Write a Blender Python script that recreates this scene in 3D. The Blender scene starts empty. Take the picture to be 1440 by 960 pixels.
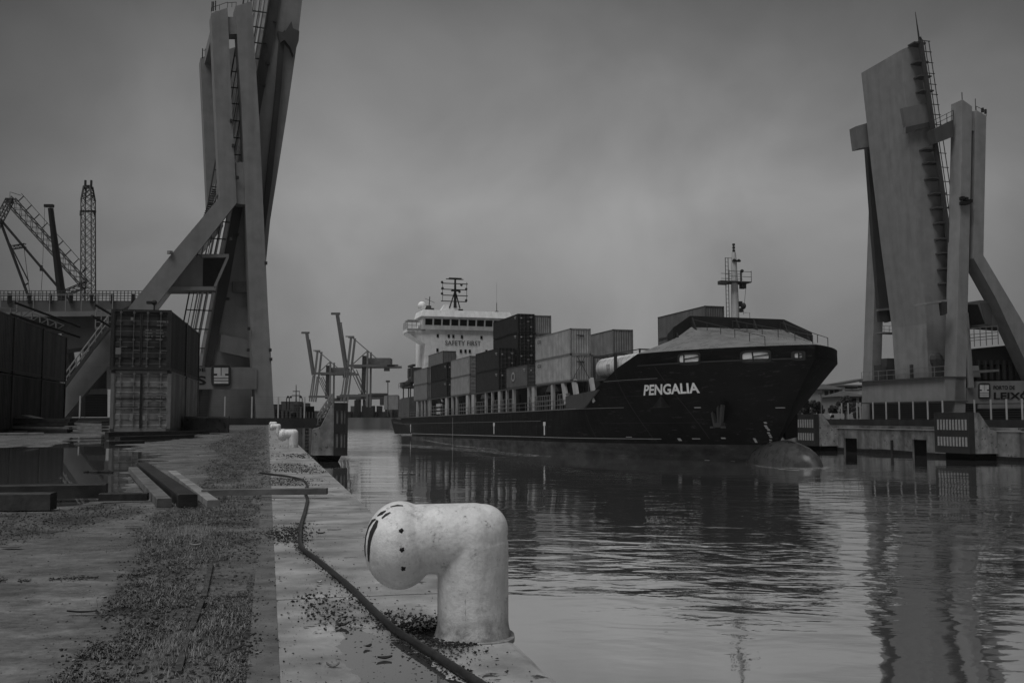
import bpy, math, random
import numpy as np
from mathutils import Vector, Matrix, noise as mn
random.seed(7); rng = np.random.default_rng(7)
C = bpy.context.scene.collection
S = bpy.context.scene
# ---------------------------------------------------------------- camera
F = 1400.0; CAMZ = 0.72; TH = math.atan(106 / F); WATER = -3.38
cam = bpy.data.objects.new('camera', bpy.data.cameras.new('camera')); C.objects.link(cam)
cam.location = (0, 0, CAMZ); cam.rotation_euler = (math.pi / 2 + TH, 0, 0)
cam.data.sensor_width = 36; cam.data.lens = 35.0; cam.data.clip_start = 0.05; cam.data.clip_end = 9000
S.camera = cam
S.view_settings.view_transform = 'Standard'; S.view_settings.look = 'None'
S.view_settings.exposure = 0.58; S.view_settings.gamma = 1
# ---------------------------------------------------------------- sky and sun
SUN_EL, SUN_AZ = math.radians(64), math.radians(222)      # high, behind the camera to the left, through cloud
w = bpy.data.worlds.new('World'); S.world = w; w.use_nodes = True
nt = w.node_tree; nt.nodes.clear(); N = nt.nodes.new; L = nt.links.new
out = N('ShaderNodeOutputWorld'); bg = N('ShaderNodeBackground'); L(bg.outputs[0], out.inputs[0])
sky = N('ShaderNodeTexSky'); sky.sky_type = 'NISHITA'; sky.sun_disc = False
sky.sun_elevation = SUN_EL; sky.sun_rotation = SUN_AZ; sky.air_density = 2; sky.dust_density = 4
bw = N('ShaderNodeRGBToBW'); L(sky.outputs[0], bw.inputs[0])
tc = N('ShaderNodeTexCoord'); sep = N('ShaderNodeSeparateXYZ'); L(tc.outputs['Generated'], sep.inputs[0])
ramp = N('ShaderNodeValToRGB'); L(sep.outputs['Z'], ramp.inputs[0])
els = ramp.color_ramp.elements
els[0].position = 0.0; els[0].color = (.74,) * 3 + (1,)
els[1].position = 0.55; els[1].color = (.32,) * 3 + (1,)
for p_, v_ in ((0.035, .70), (0.11, .74), (0.21, .93), (0.30, .62), (0.42, .31)):
    e_ = els.new(p_); e_.color = (v_,) * 3 + (1,)
# low cloud: stretched soft noise over the dome
mp = N('ShaderNodeMapping'); L(tc.outputs['Generated'], mp.inputs[0]); mp.inputs['Scale'].default_value = (1.35, 1.35, 1.5)
mp.inputs['Location'].default_value = (0.35, 0.1, 0.4)
n1 = N('ShaderNodeTexNoise'); L(mp.outputs[0], n1.inputs['Vector']); n1.inputs['Scale'].default_value = 3.6
n1.inputs['Detail'].default_value = 7; n1.inputs['Roughness'].default_value = 0.5; n1.inputs['Distortion'].default_value = 0.3
mr = N('ShaderNodeMapRange'); L(n1.outputs['Fac'], mr.inputs[0])
for i_, v_ in ((1, 0.3), (2, 0.7), (3, 1.95), (4, 3.25)): mr.inputs[i_].default_value = v_
mu = N('ShaderNodeMath'); mu.operation = 'MULTIPLY'; L(ramp.outputs[0], mu.inputs[0]); L(mr.outputs[0], mu.inputs[1])
# the brightest part of the overcast is ahead, it dulls gently to the sides
dirn = N('ShaderNodeVectorMath'); dirn.operation = 'DOT_PRODUCT'; L(tc.outputs['Generated'], dirn.inputs[0])
dirn.inputs[1].default_value = Vector((0.03, 0.95, 0.2)).normalized()
mr2 = N('ShaderNodeMapRange'); L(dirn.outputs['Value'], mr2.inputs[0])
for i_, v_ in ((1, 0.86), (2, 0.98), (3, 0.34), (4, 1.0)): mr2.inputs[i_].default_value = v_
mu2 = N('ShaderNodeMath'); mu2.operation = 'MULTIPLY'; L(mu.outputs[0], mu2.inputs[0]); L(mr2.outputs[0], mu2.inputs[1])
mx = N('ShaderNodeMix'); mx.data_type = 'FLOAT'; mx.inputs['Factor'].default_value = 0.93
L(bw.outputs[0], mx.inputs['A']); L(mu2.outputs[0], mx.inputs['B']); L(mx.outputs['Result'], bg.inputs['Color'])
bg.inputs['Strength'].default_value = 0.081
sun = bpy.data.objects.new('sun', bpy.data.lights.new('sun', 'SUN')); C.objects.link(sun)
sun.data.energy = 1.5; sun.data.angle = math.radians(38); sun.data.color = (1, 1, 1)
sd = Vector((math.sin(SUN_AZ) * math.cos(SUN_EL), math.cos(SUN_AZ) * math.cos(SUN_EL), math.sin(SUN_EL)))
sun.rotation_euler = sd.to_track_quat('Z', 'Y').to_euler()
# ---------------------------------------------------------------- geometry of the place
PSI = math.radians(13.73)
E1 = Vector((math.cos(PSI), math.sin(PSI), 0)); Q1 = Vector((-math.sin(PSI), math.cos(PSI), 0))   # across / along the quay
def Q(X, s, z=0): return E1 * X + Q1 * s + Vector((0, 0, z))
CT, ST = math.cos(TH), math.sin(TH)
CAM = Vector((0, 0, CAMZ))
def ray(x, y):
    u = (x - 720) / F; v = (480 - y) / F
    return Vector((u, CT - v * ST, ST + v * CT))
def P(x, y, d):
    r = ray(x, y); return CAM + r * (d / r.y)
def plane(x, y, n, c):
    r = ray(x, y); return CAM + r * ((c - CAM.dot(n)) / r.dot(n))
def onS(x, y, s): return plane(x, y, Q1, s)
def onX(x, y, X): return plane(x, y, E1, X)
def G(x, y, z=0.0): return plane(x, y, Vector((0, 0, 1)), z)
def gq(x, y, z=0.0):
    p = G(x, y, z); return p.dot(E1), p.dot(Q1)
def proj(p):
    r = p - CAM; f = r.y * CT + r.z * ST; up = -r.y * ST + r.z * CT
    return 720 + F * r.x / f, 480 - F * up / f
# ---------------------------------------------------------------- materials
MC = {}
def mat(name, v, rough=0.6, var=0.25, scale=3.0, bump=0.0, metal=0.0, streak=0.0, spots=0.0, spotv=0.02, spec=0.5, bscale=None, coord='Object', v2=None):
    if name in MC: return MC[name]
    m = bpy.data.materials.new(name); m.use_nodes = True; MC[name] = m
    t = m.node_tree; b = t.nodes['Principled BSDF']; n = t.nodes.new; l = t.links.new
    b.inputs['Metallic'].default_value = metal; b.inputs['Specular IOR Level'].default_value = spec if v > 0.08 or spec > .6 else spec * 0.4
    co = n('ShaderNodeTexCoord'); src = co.outputs[coord]
    no = n('ShaderNodeTexNoise'); l(src, no.inputs['Vector']); no.inputs['Scale'].default_value = scale
    no.inputs['Detail'].default_value = 7; no.inputs['Roughness'].default_value = 0.62
    r = n('ShaderNodeMapRange'); l(no.outputs['Fac'], r.inputs[0])
    for i, q in ((1, 0.3), (2, 0.7), (3, v * (1 - var)), (4, v * (1 + var))): r.inputs[i].default_value = q
    o = r.outputs[0]
    if streak > 0:                                        # run-off stains down vertical faces
        mm = n('ShaderNodeMapping'); l(src, mm.inputs[0]); mm.inputs['Scale'].default_value = (2.2, 2.2, 0.16)
        n2 = n('ShaderNodeTexNoise'); l(mm.outputs[0], n2.inputs['Vector']); n2.inputs['Scale'].default_value = scale * 0.8; n2.inputs['Detail'].default_value = 5
        r2 = n('ShaderNodeMapRange'); l(n2.outputs['Fac'], r2.inputs[0])
        for i, q in ((1, 0.42), (2, 0.72), (3, 1.0), (4, 1.0 - streak)): r2.inputs[i].default_value = q
        k = n('ShaderNodeMath'); k.operation = 'MULTIPLY'; l(o, k.inputs[0]); l(r2.outputs[0], k.inputs[1]); o = k.outputs[0]
    if spots > 0:                                         # chips and rust patches
        n3 = n('ShaderNodeTexNoise'); l(src, n3.inputs['Vector']); n3.inputs['Scale'].default_value = scale * 2.3; n3.inputs['Detail'].default_value = 8; n3.inputs['Roughness'].default_value = 0.7
        r3 = n('ShaderNodeMapRange'); l(n3.outputs['Fac'], r3.inputs[0])
        for i, q in ((1, 1 - spots), (2, 1.03 - spots), (3, 0), (4, 1)): r3.inputs[i].default_value = q
        k = n('ShaderNodeMix'); k.data_type = 'FLOAT'; l(r3.outputs[0], k.inputs['Factor']); l(o, k.inputs['A']); k.inputs['B'].default_value = spotv; o = k.outputs['Result']
    l(o, b.inputs['Base Color'])
    rr = n('ShaderNodeMapRange'); l(no.outputs['Fac'], rr.inputs[0])
    for i, q in ((1, 0.3), (2, 0.7), (3, max(0.03, rough - 0.12)), (4, min(1, rough + 0.12))): rr.inputs[i].default_value = q
    l(rr.outputs[0], b.inputs['Roughness'])
    if bump > 0:
        nb = n('ShaderNodeTexNoise'); l(src, nb.inputs['Vector']); nb.inputs['Scale'].default_value = bscale or scale * 6; nb.inputs['Detail'].default_value = 6
        bp = n('ShaderNodeBump'); l(nb.outputs['Fac'], bp.inputs['Height']); bp.inputs['Strength'].default_value = 0.6; bp.inputs['Distance'].default_value = bump
        l(bp.outputs[0], b.inputs['Normal'])
    return m
def paint(v): return mat('steel_paint_%d' % round(v * 1000), v, 0.55, 0.14, 0.9, streak=0.16, spots=0.28, spotv=v * 0.55, bump=0.002, bscale=5)
# ---------------------------------------------------------------- mesh building
class M:
    def __init__(s): s.v = []; s.f = []; s.mi = []; s.cur = 0
    def add(s, vs, fs):
        o = len(s.v); s.v += [tuple(p) for p in vs]; s.f += [tuple(i + o for i in f) for f in fs]; s.mi += [s.cur] * len(fs); return s
    def box(s, c, d, rz=0, R=None):
        c = Vector(c); h = [x / 2 for x in d]; R = R or Matrix.Rotation(rz, 3, 'Z')
        vs = [c + R @ Vector((a * h[0], b * h[1], e * h[2])) for e in (-1, 1) for b in (-1, 1) for a in (-1, 1)]
        return s.add(vs, [(0, 2, 3, 1), (4, 5, 7, 6), (0, 1, 5, 4), (2, 6, 7, 3), (0, 4, 6, 2), (1, 3, 7, 5)])
    def beam(s, a, b, wd, h, up=(0, 0, 1)):
        a = Vector(a); b = Vector(b); t = (b - a); L_ = t.length; t.normalize(); up = Vector(up)
        x = t.cross(up)
        if x.length < 1e-4: x = Vector((1, 0, 0))
        x.normalize(); z = x.cross(t); R = Matrix((x, t, z)).transposed()
        return s.box((a + b) / 2, (wd, L_, h), R=R)
    def tube(s, pts, r, n=8, cap=True):
        pts = [Vector(p) for p in pts]; rs = r if hasattr(r, '__len__') else [r] * len(pts); vs = []; fs = []
        for i, p in enumerate(pts):
            t = (pts[min(i + 1, len(pts) - 1)] - pts[max(i - 1, 0)]).normalized()
            if i == 0:
                x = t.orthogonal().normalized()
            else:
                x = (x - t * x.dot(t)).normalized()
            y = t.cross(x)
            for k in range(n):
                a = 2 * math.pi * k / n; vs.append(p + (x * math.cos(a) + y * math.sin(a)) * rs[i])
        for i in range(len(pts) - 1):
            for k in range(n):
                k2 = (k + 1) % n; fs.append((i * n + k, i * n + k2, (i + 1) * n + k2, (i + 1) * n + k))
        if cap: fs.append(tuple(range(n - 1, -1, -1))); fs.append(tuple((len(pts) - 1) * n + k for k in range(n)))
        return s.add(vs, fs)
    def prism(s, poly, vec):
        poly = [Vector(p) for p in poly]; n = len(poly); vec = Vector(vec)
        nm = sum(((poly[i] - poly[0]).cross(poly[(i + 1) % n] - poly[0]) for i in range(1, n - 1)), Vector())
        if nm.dot(vec) > 0: poly = poly[::-1]
        vs = poly + [p + vec for p in poly]
        fs = [tuple(range(n)), tuple(range(2 * n - 1, n - 1, -1))] + [(i, n + i, n + (i + 1) % n, (i + 1) % n) for i in range(n)]
        return s.add(vs, fs)
    def grid(s, rows, close=False, flip=False):
        nr = len(rows); nc = len(rows[0]); vs = [p for r in rows for p in r]; fs = []
        for i in range(nr - 1):
            for j in range(nc - (0 if close else 1)):
                k = (j + 1) % nc; q = (i * nc + j, i * nc + k, (i + 1) * nc + k, (i + 1) * nc + j)
                fs.append(q[::-1] if flip else q)
        return s.add(vs, fs)
    def sphere(s, c, r, n=12, m=8, sc=(1, 1, 1)):
        c = Vector(c); rows = []
        for i in range(m + 1):
            a = math.pi * i / m
            rows.append([c + Vector((math.sin(a) * math.cos(2 * math.pi * k / n) * sc[0], math.sin(a) * math.sin(2 * math.pi * k / n) * sc[1], math.cos(a) * sc[2])) * r for k in range(n)])
        return s.grid(rows, close=True, flip=True)
    def mesh(s, name, mats, smooth=False):
        me = bpy.data.meshes.new(name); me.from_pydata(s.v, [], s.f)
        for m_ in (mats if isinstance(mats, (list, tuple)) else [mats]): me.materials.append(m_)
        if len(set(s.mi)) > 1: me.polygons.foreach_set('material_index', s.mi)
        if smooth: me.polygons.foreach_set('use_smooth', [True] * len(me.polygons))
        me.update(); return me
    def build(s, name, mats, parent=None, smooth=False, world=True, **kw):
        me = s.mesh(name, mats, smooth); o = bpy.data.objects.new(name, me); C.objects.link(o)
        if parent is not None:
            o.parent = parent
            if world: o.matrix_parent_inverse = wmat(parent).inverted()
        tag(o, **kw); return o
def wmat(o):
    m = Matrix.LocRotScale(o.location, o.rotation_euler, None)
    return wmat(o.parent) @ o.matrix_parent_inverse @ m if o.parent else m
def tag(o, label=None, cat=None, group=None, kind=None):
    if label: o['label'] = label
    if cat: o['category'] = cat
    if group: o['group'] = group
    if kind: o['kind'] = kind
    return o
def thing(name, label, cat, loc=(0, 0, 0), rot=(0, 0, 0), group=None):
    o = bpy.data.objects.new(name, None); C.objects.link(o); o.empty_display_size = 0.3
    o.location = loc; o.rotation_euler = rot; return tag(o, label, cat, group)
def link(name, me, parent, loc=(0, 0, 0), rot=(0, 0, 0), label=None):
    o = bpy.data.objects.new(name, me); C.objects.link(o); o.parent = parent; o.location = loc; o.rotation_euler = rot
    if label: o['label'] = label
    return o
def dup(root, loc, rot=None, label=None, group=None):
    def cp(o, par):
        c = o.copy(); C.objects.link(c)
        if par is not None: c.parent = par
        for ch in kids.get(o.name, []): cp(ch, c)
        return c
    kids = {}
    for o in list(bpy.data.objects):
        if o.parent: kids.setdefault(o.parent.name, []).append(o)
    r = cp(root, None); r.location = loc
    if rot is not None: r.rotation_euler = rot
    if label: r['label'] = label
    if group: r['group'] = group
    return r
_tc = {}
def text2d(s, off=0.03):
    if s in _tc: return _tc[s]
    cu = bpy.data.curves.new('lettering', 'FONT'); cu.body = s; cu.size = 1; cu.offset = off; cu.resolution_u = 3; cu.fill_mode = 'FRONT' if hasattr(cu, 'fill_mode') else 'BOTH'
    o = bpy.data.objects.new('lettering', cu); C.objects.link(o)
    dg = bpy.context.evaluated_depsgraph_get(); dg.update(); me = o.evaluated_get(dg).to_mesh()
    vs = [tuple(v.co) for v in me.vertices]; fs = [tuple(p.vertices) for p in me.polygons]
    bpy.data.objects.remove(o); bpy.data.curves.remove(cu)
    x0 = min(v[0] for v in vs); x1 = max(v[0] for v in vs); y0 = min(v[1] for v in vs); y1 = max(v[1] for v in vs)
    r = ([((v[0] - x0) / (x1 - x0), (v[1] - y0) / (y1 - y0)) for v in vs], fs, (x1 - x0) / (y1 - y0)); _tc[s] = r; return r
def text_on(m, s, o, ax, up, off=0.03):
    """flat lettering: o = lower left corner, ax and up span the words"""
    vs, fs, _ = text2d(s, off); o = Vector(o); ax = Vector(ax); up = Vector(up)
    return m.add([o + ax * a + up * b for a, b in vs], fs)
def bake(o):
    dg = bpy.context.evaluated_depsgraph_get(); dg.update()
    me = bpy.data.meshes.new_from_object(o.evaluated_get(dg)); o.modifiers.clear(); o.data = me; return o
def sstep(a, b, x):
    t = max(0.0, min(1.0, (x - a) / (b - a))); return t * t * (3 - 2 * t)
def inpoly(x, y, poly):
    c = False; n = len(poly)
    for i in range(n):
        x1, y1 = poly[i]; x2, y2 = poly[(i + 1) % n]
        if (y1 > y) != (y2 > y) and x < (x2 - x1) * (y - y1) / (y2 - y1) + x1: c = not c
    return c
def pdist(x, y, poly):
    b = 1e9; n = len(poly)
    for i in range(n):
        x1, y1 = poly[i]; x2, y2 = poly[(i + 1) % n]; dx, dy = x2 - x1, y2 - y1
        t = max(0, min(1, ((x - x1) * dx + (y - y1) * dy) / (dx * dx + dy * dy + 1e-12)))
        b = min(b, math.hypot(x - x1 - t * dx, y - y1 - t * dy))
    return b if inpoly(x, y, poly) else -b

ORD = ['leftmost', 'second from the left', 'third from the left', 'fourth from the left', 'fifth from the left', 'sixth from the left', 'seventh from the left', 'seventh from the right', 'sixth from the right', 'fifth from the right', 'fourth from the right', 'third from the right', 'second from the right', 'rightmost']
def ordn(i, n): return ORD[i] if i < n / 2 else ORD[14 - (n - i)]
# ================================================================ SETTING: water, ground, quays
EDGE = 0.78; RX = 67.0; RG = -0.30
def water_mat():
    m = bpy.data.materials.new('harbour_water'); m.use_nodes = True; t = m.node_tree; t.nodes.clear(); n = t.nodes.new; l = t.links.new
    o = n('ShaderNodeOutputMaterial'); mixs = n('ShaderNodeMixShader'); d = n('ShaderNodeBsdfDiffuse'); g = n('ShaderNodeBsdfGlossy')
    d.inputs[0].default_value = (0.10,) * 3 + (1,); g.inputs['Color'].default_value = (0.98,) * 3 + (1,); g.inputs['Roughness'].default_value = 0.035
    gm2 = n('ShaderNodeNewGeometry'); dp = n('ShaderNodeVectorMath'); dp.operation = 'DOT_PRODUCT'; l(gm2.outputs['Normal'], dp.inputs[0]); l(gm2.outputs['Incoming'], dp.inputs[1])
    one = n('ShaderNodeMath'); one.operation = 'SUBTRACT'; one.inputs[0].default_value = 1.0; ab = n('ShaderNodeMath'); ab.operation = 'ABSOLUTE'; l(dp.outputs['Value'], ab.inputs[0]); l(ab.outputs[0], one.inputs[1])
    pw = n('ShaderNodeMath'); pw.operation = 'POWER'; l(one.outputs[0], pw.inputs[0]); pw.inputs[1].default_value = 3.0
    fr = n('ShaderNodeMapRange'); l(pw.outputs[0], fr.inputs[0])
    for i_, v_ in ((1, 0), (2, 1), (3, 0.5), (4, 0.99)): fr.inputs[i_].default_value = v_
    co = n('ShaderNodeTexCoord')
    rot = n('ShaderNodeMapping'); l(co.outputs['Object'], rot.inputs[0]); rot.inputs['Rotation'].default_value = (0, 0, math.radians(8))
    def nz(scale, det, st=(1, 1, 1), src=None, rough=0.5):
        mp = n('ShaderNodeMapping'); l(src or rot.outputs[0], mp.inputs[0]); mp.inputs['Scale'].default_value = st
        q = n('ShaderNodeTexNoise'); l(mp.outputs[0], q.inputs['Vector']); q.inputs['Scale'].default_value = scale; q.inputs['Detail'].default_value = det
        q.inputs['Roughness'].default_value = rough; q.inputs['Distortion'].default_value = 0.4; return q.outputs['Fac']
    def mth(op, a, b):
        k = n('ShaderNodeMath'); k.operation = op
        for i, v in ((0, a), (1, b)):
            if isinstance(v, (int, float)): k.inputs[i].default_value = v
            else: l(v, k.inputs[i])
        return k.outputs[0]
    small = nz(2.2, 3, (0.62, 1.0, 1)); mid = nz(0.72, 2, (0.62, 1.0, 1)); big = nz(0.16, 2, (0.6, 1.0, 1))
    patch = n('ShaderNodeMapRange'); l(nz(0.065, 2, (1, 1, 1), rough=0.4), patch.inputs[0])
    for i, v in ((1, 0.38), (2, 0.56), (3, 0.22), (4, 1.0)): patch.inputs[i].default_value = v
    # distance from the lee of the near quay: ripples build up further out
    sp = n('ShaderNodeSeparateXYZ'); l(co.outputs['Object'], sp.inputs[0])
    h = mth('ADD', mth('MULTIPLY', small, 0.020), mth('MULTIPLY', mid, 0.115))
    lat = n('ShaderNodeVectorMath'); lat.operation = 'DOT_PRODUCT'; l(co.outputs['Object'], lat.inputs[0]); lat.inputs[1].default_value = E1
    lon = n('ShaderNodeVectorMath'); lon.operation = 'DOT_PRODUCT'; l(co.outputs['Object'], lon.inputs[0]); lon.inputs[1].default_value = Q1
    def mr3(src, a, b_, c, d_):
        r = n('ShaderNodeMapRange'); l(src, r.inputs[0])
        for i, v in ((1, a), (2, b_), (3, c), (4, d_)): r.inputs[i].default_value = v
        return r.outputs[0]
    lee = mr3(lat.outputs['Value'], 4.5, 11.0, 0.10, 1.0); lee2 = mr3(lon.outputs['Value'], 26.0, 62.0, 1.0, 0.22)
    h = mth('MULTIPLY', h, patch.outputs[0]); h = mth('MULTIPLY', h, lee); h = mth('MULTIPLY', h, lee2); h = mth('ADD', h, mth('MULTIPLY', big, 0.03))
    b = n('ShaderNodeBump'); l(h, b.inputs['Height']); b.inputs['Strength'].default_value = 1.0; b.inputs['Distance'].default_value = 1.0
    l(b.outputs[0], g.inputs['Normal'])
    l(fr.outputs[0], mixs.inputs[0]); l(d.outputs[0], mixs.inputs[1]); l(g.outputs[0], mixs.inputs[2]); l(mixs.outputs[0], o.inputs[0]); return m
WM = water_mat()
m = M(); m.add([(-3000, -400, WATER), (3500, -400, WATER), (3500, 6000, WATER), (-3000, 6000, WATER)], [(0, 1, 2, 3)])
m.build('harbour_water', WM, kind='structure')
m = M(); m.add([(-3000, -400, WATER - 3), (3500, -400, WATER - 3), (3500, 6000, WATER - 3), (-3000, 6000, WATER - 3)], [(0, 1, 2, 3)])
m.build('harbour_bed', mat('bed_mud', 0.05, 0.9), kind='structure')

# --- ground on the near bank -------------------------------------------------
PUD_A = [gq(x, y) for x, y in ((-60, 700), (-80, 617), (60, 613.5), (118, 612), (140, 606), (250, 607), (290, 609), (262, 619), (225, 634), (200, 652), (178, 668), (170, 690), (120, 703), (70, 708), (-60, 712))]
PUD_B = [gq(x, y) for x, y in ((470, 868), (520, 885), (566, 900), (607, 925), (650, 965), (700, 1040), (560, 1060), (520, 1000), (480, 930))]
SPIT = [gq(x, y) for x, y in ((-60, 609), (100, 607), (104, 613), (96, 620), (60, 626), (-60, 629))]
SPIT2 = [gq(x, y) for x, y in ((178, 622), (262, 616), (262, 626), (215, 634), (182, 630))]
WEED = [gq(x, y) for x, y in ((30, 1040), (100, 925), (160, 880), (140, 860), (185, 800), (200, 770), (185, 750), (215, 722), (262, 700), (262, 690), (296, 668), (285, 655), (312, 640), (290, 625), (320, 615), (345, 604), (373, 599), (376, 640), (373, 680), (369, 695), (360, 730), (356, 800), (351, 900), (346, 1040))]
W2 = [gq(x, y) for x, y in ((372, 750), (412, 742), (424, 736), (424, 765), (404, 763), (372, 752))]
W3 = [gq(x, y) for x, y in ((376, 657), (405, 651), (436, 654), (452, 664), (436, 666), (395, 663))]
W4 = [gq(x, y) for x, y in ((392, 641), (412, 637), (436, 639), (442, 645), (415, 644))]
W5 = [gq(x, y) for x, y in ((376, 672), (384, 671), (430, 675), (430, 684), (405, 683), (376, 681))]
W6 = [gq(x, y) for x, y in ((535, 856), (570, 868), (612, 872), (600, 896), (640, 905), (640, 930), (600, 905), (560, 885))]
W7 = [gq(x, y) for x, y in ((430, 838), (455, 832), (475, 845), (490, 880), (470, 884), (440, 865))]
W8 = [gq(x, y) for x, y in ((-60, 725), (60, 718), (150, 705), (215, 716), (180, 726), (120, 735), (60, 752), (-60, 775))]
W9 = [gq(x, y) for x, y in ((372, 612), (378, 611), (378, 628), (372, 630))]
WEEDS = [WEED, W2, W3, W4, W5, W6, W7, W8, W9]
def gheight(X, s):
    p = Q(X, s); nz = mn.fractal(Vector((p.x * 1.1, p.y * 1.1, 0)), 1.0, 2.0, 4) * 0.5
    z = -0.012 + 0.007 * nz + 0.004 * mn.noise(Vector((p.x * 6, p.y * 6, 3)))
    wob = 0.06 * s / 6 * mn.fractal(Vector((p.x * 1.2, p.y * 1.2, 7)), 1.0, 2.0, 4)
    a = pdist(X, s, PUD_A) if (X < -0.6 and s < 60) else -9
    if a > -3:
        k = sstep(-0.35, 0.45, a * (6 / max(s, 5)) + wob * 0.7)
        b = max(pdist(X, s, SPIT), pdist(X, s, SPIT2))
        k *= 1 - 0.99 * sstep(-0.5, 0.8, b + wob * 4)
        z -= 0.045 * k
    if s < 4.5 and X > 0:
        b = pdist(X, s, PUD_B); z -= 0.014 * sstep(-0.05, 0.04, b + 0.03 * nz)
    return z
def wd(X, s):
    return max(pdist(X, s, w_) for w_ in WEEDS)
def bare(X, s):
    return mn.noise(Vector((X * 3.2, s * 1.1, 5.0))) + 0.5 * mn.noise(Vector((X * 9, s * 3, 8.0))) > 0.24
def ground_mat():
    m = bpy.data.materials.new('worn_quay_surface'); m.use_nodes = True; t = m.node_tree; b = t.nodes['Principled BSDF']; n = t.nodes.new; l = t.links.new
    co = n('ShaderNodeTexCoord')
    def nz(sc, det, r=0.6, st=(1, 1, 1)):
        mp = n('ShaderNodeMapping'); l(co.outputs['Object'], mp.inputs[0]); mp.inputs['Scale'].default_value = st
        q = n('ShaderNodeTexNoise'); l(mp.outputs[0], q.inputs['Vector']); q.inputs['Scale'].default_value = sc; q.inputs['Detail'].default_value = det; q.inputs['Roughness'].default_value = r; return q.outputs['Fac']
    def rg(src, a, b_, c, d):
        r = n('ShaderNodeMapRange'); l(src, r.inputs[0])
        for i, v in ((1, a), (2, b_), (3, c), (4, d)): r.inputs[i].default_value = v
        return r.outputs[0]
    def mul(a, b_):
        k = n('ShaderNodeMath'); k.operation = 'MULTIPLY'; l(a, k.inputs[0]); l(b_, k.inputs[1]); return k.outputs[0]
    big = nz(0.9, 5); fine = nz(28, 8, 0.7); sp = nz(70, 4, 0.8)
    c = mul(rg(big, 0.32, 0.68, 0.065, 0.20), rg(fine, 0.3, 0.7, 0.6, 1.3)); c = mul(c, rg(nz(3.5, 8, .7, (1, 1.8, 1)), 0.4, 0.62, 1.15, 0.55)); c = mul(c, rg(sp, 0.60, 0.70, 1.0, 0.35))
    at = n('ShaderNodeAttribute'); at.attribute_name = 'dirt'
    k = n('ShaderNodeMix'); k.data_type = 'FLOAT'; l(at.outputs['Fac'], k.inputs['Factor']); l(c, k.inputs['A'])
    dk = mul(rg(fine, 0.3, 0.7, 0.018, 0.075), rg(big, 0.3, 0.7, 1.3, 0.8)); dk = mul(dk, rg(nz(2.4, 6), 0.36, 0.64, 0.5, 1.8)); l(dk, k.inputs['B']); l(k.outputs['Result'], b.inputs['Base Color'])
    l(rg(nz(1.6, 4), 0.4, 0.6, 0.24, 0.6), b.inputs['Roughness']); b.inputs['Specular IOR Level'].default_value = 0.5
    bp = n('ShaderNodeBump'); l(nz(45, 8, 0.7), bp.inputs['Height']); bp.inputs['Distance'].default_value = 0.006; bp.inputs['Strength'].default_value = 0.8; l(bp.outputs[0], b.inputs['Normal'])
    return m
GM = ground_mat()
def near_ground():
    ss = [1.2]; 
    while ss[-1] < 62: ss.append(ss[-1] + 0.0105 * max(ss[-1], 2.4) ** 1.02)
    ss += [75, 100, 140, 220, 400, 900, 3000]
    xs = [-900, -300, -120, -60, -30]
    x = -18.0
    while x < 0.045: xs.append(x); x += 0.02 + 0.022 * abs(x)
    xs.append(0.045)
    vs = []; dirt = []
    for s_ in ss:
        for X in xs:
            if s_ < 63 and X > -19:
                z = gheight(X, s_); dd = wd(X, s_) if X > -6 else -1
                di = sstep(-0.06, 0.05, dd * 4 / max(4, s_) + 0.05 * mn.noise(Vector((X * 9, s_ * 9, 1))))
                if di > 0: di *= 1 - 0.75 * sstep(0.12, 0.34, mn.noise(Vector((X * 3.2, s_ * 1.1, 5.0))) + 0.5 * mn.noise(Vector((X * 9, s_ * 3, 8.0))))
            else: z = -0.014; di = 0.3
            vs.append(Q(X, s_, z)); dirt.append(di)
    nc = len(xs); fs = [(i * nc + j, i * nc + j + 1, (i + 1) * nc + j + 1, (i + 1) * nc + j) for i in range(len(ss) - 1) for j in range(nc - 1)]
    m = M(); m.add(vs, fs); o = m.build('quay_ground', GM, kind='structure', smooth=True)
    a = o.data.attributes.new('dirt', 'FLOAT', 'POINT'); a.data.foreach_set('value', dirt); return o
near_ground()
# ground behind the camera, under everything else
m = M(); m.prism([Q(-900, -60, -0.05), Q(EDGE - 0.02, -60, -0.05), Q(EDGE - 0.02, 1.25, -0.05), Q(-900, 1.25, -0.05)], (0, 0, -0.4)); m.build('quay_ground_behind', GM, kind='structure')
# puddle water lies in the hollows
def puddle(poly, z, grow, name):
    c = (sum(p[0] for p in poly) / len(poly), sum(p[1] for p in poly) / len(poly))
    m = M(); m.add([Q(c[0] + (p[0] - c[0]) * grow, c[1] + (p[1] - c[1]) * grow, z) for p in poly], [tuple(range(len(poly)))]); return m
pm = mat('puddle_water', 0.05, 0.03, 0.1, 1.0, spec=1.0); pm.node_tree.nodes['Principled BSDF'].inputs['IOR'].default_value = 2.5
for l_ in list(pm.node_tree.links):
    if l_.to_socket.name == 'Roughness': pm.node_tree.links.remove(l_)
pm.node_tree.nodes['Principled BSDF'].inputs['Roughness'].default_value = 0.02
m = M(); a0 = [Q(-1.05, 4.5, -0.030), Q(-1.05, 46, -0.030), Q(-18.5, 46, -0.030), Q(-18.5, 4.5, -0.030)]
m.add(a0, [(0, 1, 2, 3)]); m.build('rain_puddle', pm, kind='structure')
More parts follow.
